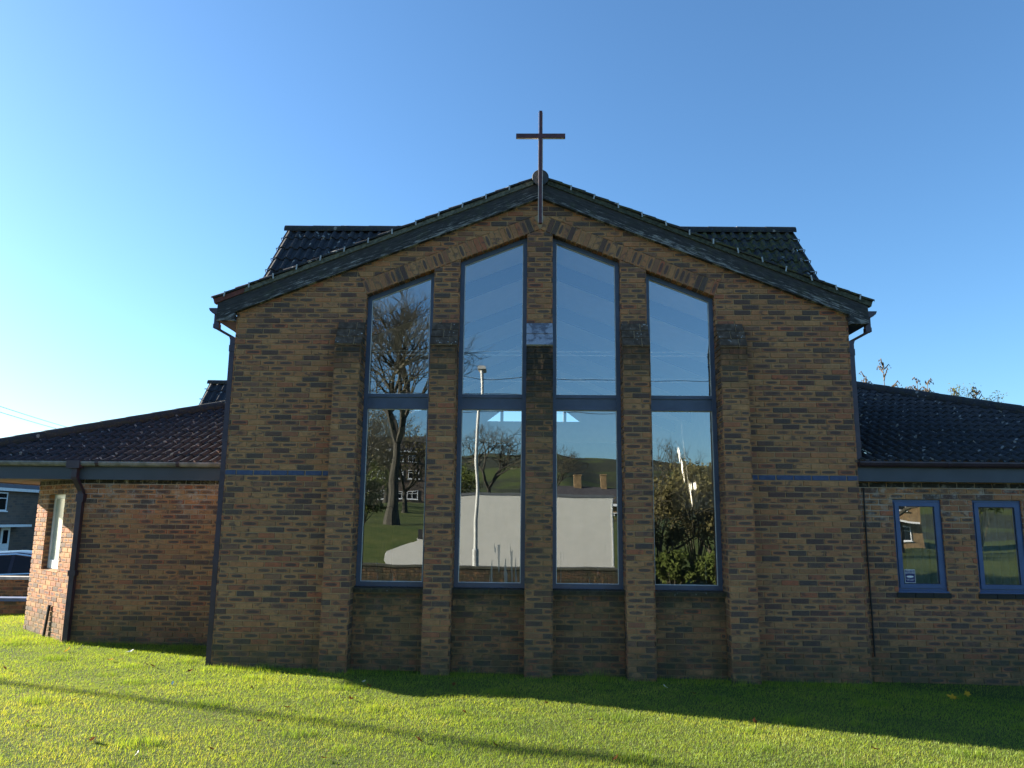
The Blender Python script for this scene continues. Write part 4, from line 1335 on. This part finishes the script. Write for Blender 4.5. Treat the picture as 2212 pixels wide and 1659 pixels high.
# ------------------------------------------------------------------ left background: walls, car, house
def garden_wall(name, A, B, h, th, capmat, label, zb, stf=None):
    A, B = Vector(A), Vector(B); d = (B - A); L = d.length; d.normalize(); nrm = Vector((d.y, -d.x, 0))
    root = thing(name, label, 'garden wall', (A.x, A.y, zb))
    mb = MB(['brick', 'mortar'], stf or stain)
    brick_field(mb, (A.x, A.y, 0), d, nrm, 0, L, zb, h)
    mb.prism([A + nrm * -.01 + Vector((0, 0, zb - A.z)), B + nrm * -.01 + Vector((0, 0, zb - B.z)), B + nrm * -.01 + Vector((0, 0, h - B.z)), A + nrm * -.01 + Vector((0, 0, h - A.z))], -nrm * th, 1)
    mb.build('wall', root)
    c = MB([capmat])
    m_ = (A + B) / 2
    c.obox((m_.x - nrm.x * th / 2, m_.y - nrm.y * th / 2, h + .032), d * (L / 2 + .01), nrm * (th / 2 + .03), Vector((0, 0, .03)))
    c.build('coping', root)
garden_wall('garden_wall', (-22, 4.2, 0), (-8.9, 4.6, 0), .27, .22, 'coping_blue', 'low brick garden wall with blue grey coping at the left edge of the lawn', -.8)
garden_wall('garden_wall', (-24, 6.3, 0), (-9.6, 6.6, 0), .50, .22, 'coping', 'taller brick garden wall with pale coping in front of the dark car', -.9)

def wheel(parent, c, r=.32, wd=.2, axis='y'):
    t = MB(['black']); n = 20
    def rings(rs): return [[(c[0] + math.cos(a) * r_, c[1] + o_, c[2] + math.sin(a) * r_) for a in np.linspace(0, 2 * math.pi, n + 1)[:-1]] for r_, o_ in rs]
    t.loft(rings([(r * .9, -wd / 2), (r, -wd / 2 + .03), (r, wd / 2 - .03), (r * .9, wd / 2)]))
    wo = t.build('wheel', parent)
    h = MB(['steel'])
    h.loft(rings([(r * .62, -wd / 2 - .008), (r * .66, 0), (r * .62, wd / 2 + .008)]))
    h.build('rim', wo)
def build_car():
    root = thing('parked_car', 'dark blue saloon car with bright window trim behind the garden wall', 'car', (0, 0, 0))
    root['_w'] = (0, 0, 0)
    b = MB(['carpaint'])
    # stations along x: (x, half width, z low, z belt)
    st = [(-2.25, .62, .42, .62), (-2.18, .78, .28, .78), (-1.7, .87, .22, .93), (-.9, .90, .2, .95), (0, .91, .2, .94), (.9, .90, .2, .92), (1.5, .87, .22, .84), (2.0, .80, .26, .74), (2.25, .60, .38, .60)]
    rings = []
    for x, hw, z0, z1 in st:
        zm = z0 + (z1 - z0) * .55
        rings.append([(x, -hw * .9, z0), (x, -hw, z0 + .12), (x, -hw, zm), (x, -hw * .93, z1 - .03), (x, -hw * .8, z1), (x, 0, z1 + .03), (x, hw * .8, z1), (x, hw * .93, z1 - .03), (x, hw, zm), (x, hw, z0 + .12), (x, hw * .9, z0)])
    b.loft(rings)
    b.build('body', root, smooth=True)
    roof = MB(['carpaint'])
    rs = [(-1.95, .70, .94), (-1.45, .66, 1.16), (-.9, .60, 1.34), (-.3, .58, 1.42), (.25, .58, 1.40), (.62, .60, 1.26), (1.05, .66, 1.04), (1.35, .72, .90)]
    rr = []
    for x, hw, z in rs:
        rr.append([(x, -hw, z - .03), (x, -hw * .8, z), (x, 0, z + .03), (x, hw * .8, z), (x, hw, z - .03), (x, hw, z - .06), (x, -hw, z - .06)])
    roof.loft(rr); roof.build('roof', root, smooth=True)
    ws = MB(['darkglass'])
    ws.face([(1.30, -.66, .93), (1.30, .66, .93), (.42, .55, 1.36), (.42, -.55, 1.36)]); ws.build('windscreen', root)
    rw_ = MB(['darkglass'])
    rw_.face([(-1.9, .62, .98), (-1.9, -.62, .98), (-1.1, -.54, 1.31), (-1.1, .54, 1.31)]); rw_.build('rear_window', root)
    for sy in (-1, 1):
        arc = [(1.22, .90), (.85, 1.13), (.5, 1.29), (.2, 1.355), (-.3, 1.375), (-.85, 1.30), (-1.3, 1.15), (-1.62, .98)]
        yy = lambda z: sy * (.875 - (z - .9) * .52)
        sw = MB(['darkglass'])
        sw.face([(x, yy(z) , z) for x, z in arc]); sw.build('side_window', root)
        tr = MB(['chrome'])
        tr.tube([(x, yy(z) + sy * .006, z) for x, z in arc + [arc[0]]], .024, 6); tr.build('window_trim', root)
        pl = MB(['carpaint']); pl.obox((-.25, yy(1.14) + sy * .004, 1.13), (.035, 0, 0), (0, .01, 0), (0, -sy * .11, .22)); pl.build('pillar', root)
        mr = MB(['carpaint'])
        mr.loft([[(1.0 + dx_, sy * (.93 + dy_), 1.0 + dz_) for dx_, dz_ in ((-.06, -.06), (.07, -.05), (.08, .05), (-.05, .07))] for dy_ in (-.03, .06, .14, .17)])
        mr.build('mirror', root)
        hl = MB(['white']); hl.obox((2.1, sy * .60, .64), (.09, sy * -.04, 0), (.02, .12, 0), (0, 0, .06)); hl.build('headlight', root)
        for wx in (-1.38, 1.38): wheel(root, (wx, sy * .80, .31))
    ang = math.atan2(-.30, -1)
    root.rotation_euler = (0, 0, ang)
    root.location = (-12.45, 8.2, -.40)
    return root
build_car()

def box_house(name, label, cat, origin, rz, w_, d_, h_, wallmat, roofh, wins, canopy=None, roofm='dark_roof', chim=None, group=None, door=None):
    """front face at local y=0 looking to -y, x from 0 to w_"""
    root = thing(name, label, cat, origin, group, rz)
    root['_w'] = (0, 0, 0)
    b = MB([wallmat]); b.box((0, 0, -1.5), (w_, d_, h_)); b.build('wall', root)
    r = MB([roofm])
    ov = .3
    v = [(-ov, -ov, h_ + .02), (w_ + ov, -ov, h_ + .02), (w_ + ov, d_ + ov, h_ + .02), (-ov, d_ + ov, h_ + .02), (-ov, d_ / 2, h_ + roofh), (w_ + ov, d_ / 2, h_ + roofh)]
    r.mesh(v, [(0, 1, 5, 4), (2, 3, 4, 5), (0, 4, 3), (1, 2, 5), (0, 3, 2, 1)]); ro = r.build('roof', root)
    fa_ = MB(['white']); fa_.box((-ov, -ov - .02, h_ - .16), (w_ + ov, -.001, h_ + .015)); fa_.build('fascia', root)
    for (x, z, ww, hh) in wins:
        f = MB(['white'])
        y = -.03
        for k in range(3):
            xx = x + (ww - .07) * k / 2
            f.box((xx, y - .03, z), (xx + .07, y + .02, z + hh))
        f.box((x, y - .028, z), (x + ww, y + .02, z + .07)); f.box((x, y - .028, z + hh - .07), (x + ww, y + .02, z + hh)); f.box((x, y - .026, z + hh * .66), (x + ww, y + .02, z + hh * .66 + .05))
        f.box((x - .05, y - .10, z - .07), (x + ww + .05, y + .02, z - .002))
        fo = f.build('window', root)
        g = MB(['darkglass']); g.face([(x + .03, y + .005, z + .03), (x + ww - .03, y + .005, z + .03), (x + ww - .03, y + .005, z + hh - .03), (x + .03, y + .005, z + hh - .03)]); g.build('pane', fo)
    if canopy:
        c = MB(['white']); c.box((canopy[0], -.9, canopy[2]), (canopy[1], -.002, canopy[2] + .14)); c.build('canopy', root)
    if door:
        c = MB(['white']); c.box((door[0], -.04, 0), (door[1], -.001, 2.1)); do = c.build('door', root)
        c = MB(['darkglass']); c.box((door[0] + .2, -.05, 1.1), (door[1] - .2, -.041, 1.9)); c.build('door_glass', do)
    for cx_ in (chim or []):
        c = MB([wallmat]); c.box((cx_, d_ / 2 - .4, h_ + roofh * .5), (cx_ + .6, d_ / 2 + .4, h_ + roofh + 1.1)); c.box((cx_ - .06, d_ / 2 - .46, h_ + roofh + 1.101), (cx_ + .66, d_ / 2 + .46, h_ + roofh + 1.2)); c.build('chimney', ro)
    return root
# house seen past the corner of the left wing: front faces right (+x)
# local x axis -> world: rz so that local -y points to +x
hx, hy = -31.0, 26.0
box_house('house', 'dark brick house with white window and white canopy at the left edge', 'house', (-31.2, 27.0, -1.0), R(94), 15.0, 8.0, 4.4, 'far_brick', 1.6,
          [(7.2, 3.05, 2.0, 1.1), (6.6, .9, 1.6, 1.0)], canopy=(6.0, 10.6, 2.1), door=(9.0, 9.9))
box_house('house', 'orange brown brick side wall of the next house at the left edge', 'house', (-33.0, 42.2, -1.0), 0, 7.0, 6.0, 4.5, 'yellow_brick', 1.6, [])

gt = thing('garden_gate', 'dark timber gate with curved top beside the left house', 'gate', (-31.4, 41.0, -1.0)); gt['_w'] = (0, 0, 0)
gm = MB(['wood_dark'])
for i in range(9):
    x0 = i * .3; zt_ = 1.9 + .35 * math.sin(math.pi * (i + .5) / 9 * .5)
    gm.box((x0, 0, 0), (x0 + .285, .04, zt_))
gm.box((0, .041, .4), (2.7, .09, .55)); gm.box((0, .041, 1.5), (2.7, .09, 1.65)); gm.build('gate_leaf', gt)
gp = MB(['wood_dark']); gp.box((-.15, -.02, 0), (-.01, .12, 2.2)); gp.build('post', gt)

# ------------------------------------------------------------------ poles and wires to the left
def tele_pole(x, y, h, label):
    z = gz(x, y)
    root = thing('telegraph_pole', label, 'pole', (x, y, z), 'telegraph poles')
    p = MB(['pole']); p.tube([(x, y, z - .3), (x, y, z + h * .5), (x, y, z + h)], [.060, .055, .050], 12); p.build('pole', root)
    c = MB(['pole']); c.box((x - .5, y - .05, z + h - .5), (x + .5, y + .05, z + h - .4)); c.build('crossarm', root)
    for dx_ in (-.4, -.15, .15, .4):
        i_ = MB(['white']); i_.tube([(x + dx_, y, z + h - .399), (x + dx_, y, z + h - .30)], [.025, .035], 8); i_.build('insulator', root)
tele_pole(-27.4, 5.75, 10.3, 'telegraph pole out to the left whose shadow crosses the lawn')
def ray(u, v):
    a, b = u - 1106, v - 829.5
    return (fwd + right * (a / F_PX) - up * (b / F_PX)).normalized()
P0 = CAM + ray(0, 880) * 36; P1 = CAM + ray(180, 930) * 50
A_ = P0 - (P1 - P0) * .5; B_ = P1 + (P1 - P0) * 1.3
tele_pole(A_.x, A_.y, A_.z - gz(A_.x, A_.y) + .1, 'telegraph pole beyond the left houses carrying the wires')
tele_pole(B_.x, B_.y, B_.z - gz(B_.x, B_.y) + .1, 'telegraph pole hidden behind the left wing roof')
for k in range(2):
    c = MB(['black'])
    pts = []
    for i in range(25):
        t = i / 24; p = A_.lerp(B_, t); p.z -= .25 * 4 * t * (1 - t) - .25 * .75 + k * .22
        pts.append(p)
    c.tube(pts, .011, 5)
    tag(c.build('overhead_wire'), 'upper thin wire in the sky over the left wing' if k == 0 else 'lower thin wire in the sky over the left wing', 'wire')

# ------------------------------------------------------------------ plants behind the right wing roof
def sapling(u, v_top, v_base, dist, seed, label, lean=0.0, pods=60, spread=.35):
    rr = random.Random(seed)
    d = ray(u, v_top); top = CAM + d * (dist / d.y)
    db = ray(u, v_base); base = CAM + db * (dist / db.y)
    gx, gy = base.x - lean, base.y
    root = thing('sapling', label, 'sapling', (gx, gy, gz(gx, gy)), 'saplings behind the right wing')
    st = MB(['red_twig']); pd = MB(['pod'])
    H = top.z - gz(gx, gy)
    z0 = gz(gx, gy)
    stem = [Vector((gx + lean * (t ** 2) + .06 * math.sin(t * 7 + seed), gy, z0 + H * t)) for t in np.linspace(0, 1, 12)]
    st.tube(stem, [.045 * (1 - .85 * i / 11) for i in range(12)], 6)
    zvis = base.z
    for q in range(26):
        t = 1 - rr.random() ** 1.1 * min(.6, 1.5 / H)
        p = stem[0].lerp(stem[-1], t); i = min(10, int(t * 11)); p = stem[i].lerp(stem[i + 1], t * 11 - i)
        a = rr.uniform(0, 6.28); L = spread * (.35 + (1 - t) * H * .75) * rr.uniform(.5, 1.2)
        e = p + Vector((math.cos(a) * L, math.sin(a) * L * .6, L * rr.uniform(.5, 1.2)))
        mid = p.lerp(e, .5) + Vector((0, 0, -.02))
        tip = e + Vector((math.cos(a) * .05, 0, -.06))
        st.tube([p, mid, e, tip], [.019, .015, .012, .009], 5)
        for w_ in range(rr.randint(2, 4)):
            c = p.lerp(e, rr.uniform(.4, 1)) if w_ else tip
            c = c + Vector((rr.uniform(-.04, .04), rr.uniform(-.04, .04), rr.uniform(-.07, 0)))
            s_ = rr.uniform(.016, .030)
            dv = Vector((rr.uniform(-.5, .5), rr.uniform(-.3, .3), -1)).normalized()
            sv = dv.orthogonal().normalized(); tv = dv.cross(sv)
            ringv = [c - dv * s_ * 1.4] + [c + (sv * math.cos(k * 1.257) + tv * math.sin(k * 1.257)) * s_ * .6 for k in range(5)] + [c + dv * s_ * 1.4]
            pd.mesh(ringv, [(0, 1 + k, 1 + (k + 1) % 5) for k in range(5)] + [(6, 1 + (k + 1) % 5, 1 + k) for k in range(5)])
    st.build('stem', root); o = pd.build('seed_pods', root); gc_attr(o.data, None); o['kind'] = 'stuff'
for a in ((1906, 786, 850, 20.5, 1, 'tallest bare seed pod sapling above the right wing roof', -.12, 60, .42), (1868, 812, 850, 20.2, 2, 'leftmost sapling, leaning against the sky by the church corner', -.3, 40, .3),
          (1985, 818, 860, 20.8, 3, 'upright sapling between two leaning ones over the right roof', -.03, 60, .3), (2012, 824, 862, 20.6, 4, 'sapling leaning right with drooping tip', .35, 40, .28),
          (1963, 835, 860, 20.9, 5, 'low thin sapling just left of the upright one', -.2, 30, .22), (2110, 838, 872, 20.5, 6, 'sapling between the two leafy shrubs', .1, 40, .3), (2058, 842, 866, 21.2, 7, 'small sapling left of the leafy shrubs', -.05, 30, .25)):
    sapling(*a)
def leafy(u, v_top, wpx, dist, seed, label, matn='leafgreen', n=1500, name='shrub', cat='shrub', group=None, base=None, hh=None, ww=None, leaf=.045):
    rr = random.Random(seed)
    if base is None:
        d = ray(u, v_top); top = CAM + d * (dist / d.y)
        bx, by = top.x, top.y; bz = gz(bx, by); H = (top.z - bz) * 1.06; W = wpx / F_PX * (dist + 10) * .55
    else:
        bx, by, bz = base; H = hh; W = ww
    root = thing(name, label, cat, (bx, by, bz), group)
    st = MB(['twig']); lf = MB([matn])
    clumps = []
    for q in range(26):
        a = rr.uniform(0, 6.28); rad = W * math.sqrt(rr.random()) * .85
        z = H * (rr.uniform(.35, .93) if base is not None else rr.uniform(.62, .95)); f_ = 1 - .6 * ((z / H - .55) / .45) ** 2
        c = Vector((bx + math.cos(a) * rad * f_, by + math.sin(a) * rad * f_, bz + z))
        clumps.append((c, W * rr.uniform(.22, .42)))
        b0 = Vector((bx + rr.uniform(-.1, .1), by, bz)); st.tube([b0, b0.lerp(c, .5) + Vector((0, 0, .1)), c], [.03, .018, .006], 5)
    for q in range(n):
        c, r = rr.choice(clumps)
        v = Vector((rr.gauss(0, 1), rr.gauss(0, 1), rr.gauss(0, 1))).normalized() * r * rr.random() ** .4
        p = c + v; ax = Vector((rr.gauss(0, 1), rr.gauss(0, 1), rr.gauss(0, 1))).normalized(); bx_ = ax.orthogonal().normalized()
        s_ = leaf * rr.uniform(.6, 1.3)
        lf.face([p - ax * s_, p + bx_ * s_ * .45, p + ax * s_, p - bx_ * s_ * .45])
    st.build('stems', root); o = lf.build('foliage', root); gc_attr(o.data, None)
leafy(2082, 838, 62, 20.5, 11, 'left leafy evergreen shrub showing over the right wing roof', n=800, leaf=.035)
leafy(2140, 853, 56, 20.5, 12, 'right leafy evergreen shrub showing over the right wing roof', n=700, leaf=.035)

# ------------------------------------------------------------------ the street behind the camera (seen in the panes)
def bare_tree(name, label, x, y, h, seed, tr, levels=6, spread=.55, group=None, fork=.38, leaf=0, mat='bark'):
    rr = random.Random(seed); z = gz(x, y)
    root = thing(name, label, 'tree', (x, y, z), group)
    tk = MB([mat]); tw = MB(['twig']); lf = MB(['ivyleaf'])
    def grow(p, d, L, r, lv):
        n = 4; pts = [p]; q = p.copy(); dd = d.copy()
        for i in range(n):
            wob = .04 if lv == 0 else .15
            dd = (dd + Vector((rr.gauss(0, wob), rr.gauss(0, wob), rr.gauss(.03, .09)))).normalized()
            q = q + dd * (L / n); pts.append(q.copy())
        rad = [r * (1 - .42 * i / n) * (1.5 if lv == 0 and i == 0 else 1) for i in range(n + 1)]
        (tk if lv <= 2 else tw).tube(pts, rad, 10 if lv == 0 else (6 if lv < 3 else 4), 0, False)
        if lv >= levels:
            for _ in range(leaf):
                c = q + Vector((rr.gauss(0, .2), rr.gauss(0, .2), rr.gauss(0, .2))); s_ = .09
                ax = Vector((rr.gauss(0, 1), rr.gauss(0, 1), rr.gauss(0, 1))).normalized(); o_ = ax.orthogonal()
                lf.face([c - ax * s_, c + o_ * s_ * .5, c + ax * s_, c - o_ * s_ * .5])
            return
        kids = 3 if lv > 0 else 4
        for i in range(kids):
            a = rr.uniform(0, 6.28) if lv else (i * 6.28 / kids + rr.uniform(-.4, .4))
            o_ = dd.orthogonal().normalized(); o2 = dd.cross(o_)
            sp = spread * rr.uniform(.6, 1.35)
            nd = (dd + (o_ * math.cos(a) + o2 * math.sin(a)) * sp * 1.25 + Vector((0, 0, .12))).normalized()
            grow(q if i < 2 or lv == 0 else pts[rr.randint(2, n)], nd, L * rr.uniform(.62, .86) if lv else h * .25, r * (.60 if lv else .55), lv + 1)
    grow(Vector((x, y, z - .2)), Vector((0, 0, 1)), h * fork, tr, 0)
    tk.build('trunk', root); tw.build('crown', root)
    if leaf: o = lf.build('foliage', root); gc_attr(o.data, None)
bare_tree('bare_tree', 'big bare tree with forked trunk mirrored in the leftmost tall window', -7.4, -31.5, 11.0, 4, .36, 7, .55, fork=.42)
bare_tree('bare_tree', 'round topped bare tree mirrored above the white van', -4.0, -69.5, 9.0, 9, .35, 6, .75, fork=.22)
for i, (x, y, h, s_) in enumerate(((-22, -62, 12, 21), (-15.5, -74, 11, 22), (-30, -70, 12, 23), (14, -72, 9, 24), (3, -82, 8, 25), (-12.3, -45, 8, 26), (-15.8, -49, 9, 27), (-9.6, -50, 7.5, 28))):
    bare_tree('bare_tree', ['bare tree before the flats, far left', 'bare tree beside the flats', 'bare tree at the end of the flats', 'bare tree right of the chimneys', 'small bare tree behind the chimneys', 'bare tree half hiding the flats', 'bare tree at the left end of the flats', 'low bare tree right of the flats'][i], x, y, h, s_, .24, 6, .7, 'bare trees beyond the street', .25, (0 if i < 5 else 1))
for i, (x, y, h, wd_) in enumerate(((4.4, -17.6, 3.9, 1.0), (5.9, -18.2, 4.6, 1.3), (7.6, -17.8, 4.4, 1.4), (9.4, -18.4, 3.9, 1.5), (4.35, -14.0, 1.25, .75), (5.7, -13.8, 1.35, .85))):
    leafy(0, 0, 0, 0, 40 + i, ['tangled hedge bush mirrored at the left of the rightmost tall window', 'tall tangled hedge bush in the middle of the roadside hedge', 'broad tangled hedge bush right of the middle', 'outer tangled hedge bush', 'low green bush at the hedge foot', 'second low green bush at the hedge foot, further right'][i],
          'ivyleaf' if i < 4 else 'hedgeleaf', 2600, 'hedge_bush', 'bush', 'roadside hedge bushes', (x, y, gz(x, y)), h, wd_, .07)
    if i < 4: pass
for i, (x, y, h) in enumerate(((4.8, -18.4, 5.2), (6.8, -18.9, 5.6), (8.8, -19, 5.0))):
    bare_tree('thorn_tree', ['thorn tree rising from the left of the hedge', 'thorn tree rising from the middle of the hedge', 'thorn tree rising from the right of the hedge'][i], x, y, h, 60 + i, .10, 5, .8, 'thorn trees in the roadside hedge', fork=.22, leaf=1, mat='twig')

for i, (x, y, h, wd_) in enumerate(((-9.4, -33.5, 2.4, 1.3), (-12.5, -52, 5.0, 2.6), (-19.5, -56, 6.5, 3.2), (-6.5, -60, 4.0, 2.4), (32.6, -47, 7.5, 1.9), (39, -46, 8, 3.0))):
    leafy(0, 0, 0, 0, 80 + i, ['rounded green bush at the foot of the big bare tree', 'dark evergreen bush in front of the flats', 'tall dark evergreen bush at the end of the flats', 'dark evergreen bush between the flats and the hill', 'tall dark evergreen mirrored in the right half of the first small window', 'tall dark evergreen mirrored in the last small window'][i],
          'hedgeleaf', 1500, 'evergreen_bush', 'bush', 'evergreen bushes on the far lawn', (x, y, gz(x, y)), h, wd_, .13)
def build_van():
    gy_ = -.33
    root = thing('box_van', 'white box van parked on the street, mirrored in the tall windows', 'van', (0, -15.55, gy_)); root['_w'] = (0, 0, 0)
    b = MB(['vanwhite']); 
    b.box((-2.40, -1.05, .76), (2.62, 1.05, 2.98)); b.build('cargo_box', root)
    sm = MB(['bead'])
    for xx in (-2.36, 2.56): sm.box((xx, 1.0501, .80), (xx + .035, 1.058, 2.93))
    sm.build('panel_seam', root)
    t = MB(['vantrim']); t.box((-2.42, -1.07, 2.981), (2.64, 1.07, 3.06)); t.box((-2.42, -1.06, .70), (2.64, 1.06, .759)); t.build('box_trim', root)
    d = MB(['vanwhite'])
    d.loft([[(x, -w_, z) for x, z in pr] + [] for w_, pr in ((s_ * k, [(-2.41, 2.35), (-2.41, .55), (-4.55, .55), (-4.70, .85), (-4.62, 1.12), (-3.72, 1.42), (-3.02, 2.25), (-2.75, 2.38)]) for s_, k in ((.93, -1), (1.0, -.9), (1.0, .9), (.93, 1)))])
    co = d.build('cab', root)
    lf = MB(['vanwhite']); lf.loft([[(-2.405, -.95, 2.4), (-2.405, .95, 2.4), (-2.405, .95, 2.9), (-2.405, -.95, 2.9)], [(-2.95, -.9, 2.4), (-2.95, .9, 2.4), (-2.7, .85, 2.8), (-2.7, -.85, 2.8)]]); lf.build('luton_peak', root)
    g = MB(['darkglass']); g.face([(-3.74, -.86, 1.46), (-3.74, .86, 1.46), (-3.06, .80, 2.23), (-3.06, -.80, 2.23)]); g.build('windscreen', root)
    for sy in (-1, 1):
        g = MB(['darkglass']); g.face([(x, sy * 1.004, z) for x, z in ((-3.5, 1.48), (-2.65, 1.48), (-2.65, 2.18), (-3.0, 2.18))]); g.build('side_window', root)
        mr = MB(['black']); mr.box((-3.62, sy * 1.16 - .09, 1.5), (-3.48, sy * 1.16 + .09, 1.85)); mr.build('mirror', root)
        for wx in (-3.75, 1.2): wheel(root, (wx, sy * .86, .35), .35, .24)
        h = MB(['white']); h.obox((-4.62, sy * .72, .98), (.05, 0, .02), (0, .16, 0), (0, 0, .10)); h.build('headlight', root)
    bp = MB(['vantrim']); bp.box((-4.78, -.95, .42), (-4.56, .95, .70)); bp.build('bumper', root)
build_van()
lz = gz(-1.6, -12.05)
lp = thing('street_lamp', 'slim grey street lamp post standing before the white van', 'street lamp', (-1.6, -12.05, lz))
p = MB(['steel']); p.tube([(-1.6, -12.05, lz), (-1.6, -12.05, lz + 1.1), (-1.6, -12.05, lz + 1.15), (-1.6, -12.05, 6.35)], [.085, .085, .055, .045], 12); p.build('post', lp)
p = MB(['steel']); p.loft([[(-1.6 + dx_ * w_, -12.05 + dy_ * w_ * 2.2 - .15, 6.3 + k) for dx_, dy_ in ((-1, -1), (1, -1), (1, 1), (-1, 1))] for k, w_ in ((0, .06), (.05, .11), (.13, .10), (.17, .05))]); p.build('lamp_head', lp)
for k in range(3):
    c = MB(['black'])
    c.tube([(x_, -26 - k * .5, 7.0 + k * .9 + .0011 * (x_ - 4) ** 2) for x_ in np.linspace(-45, 50, 24)], .016, 5)
    tag(c.build('street_wire'), ['lowest', 'middle', 'highest'][k] + ' of the three wires over the street, mirrored in the tall windows', 'wire', 'wires over the street')
garden_wall('boundary_wall', (3.3, -11.75, 0), (-14, -11.75, 0), .50, .22, 'black_coping', 'low brick boundary wall along the pavement behind the photographer', -.5, lambda p: (1, .75, 0))  # full green and soot stain stands for moss plus painted shade
box_house('flats', 'dark brick block of flats with rows of white windows', 'flats', (-12, -79, gz(-16, -79) - .5), R(172), 15.0, 9.0, 6.6, 'far_brick', 2.0,
          [(.6 + 1.8 * i, z_, 1.25, .95) for i in range(8) for z_ in (.9, 3.0, 5.1)])
box_house('house', 'house with two chimneys beyond the white van', 'house', (9.5, -59.5, gz(6, -59) - 1.7), R(180), 10.0, 7.0, 2.6, 'yellow_brick', 1.6, [(1, .9, 1.6, 1.1), (5, .9, 1.6, 1.1)], chim=(2.2, 4.6))
box_house('house', 'yellow brick house with white windows mirrored in the small right windows', 'house', (30.3, -50, gz(30, -50) - .4), R(183), 9.0, 8.0, 5.0, 'yellow_brick', 2.0, [(1, .9, 2, 1.2), (1, 3.3, 2, 1.2), (5, .9, 2, 1.2), (5, 3.3, 2, 1.2)], canopy=(.5, 4.5, 2.4))
bare_tree('bare_tree', 'bare tree before the yellow house', 25.5, -44, 7, 77, .3, 6, .6)
bare_tree('bare_tree', 'broad dark tree right of the yellow house', 33, -36, 9, 78, .45, 6, .7, leaf=2)

for o in bpy.data.objects:
    if '_w' in o: del o['_w']
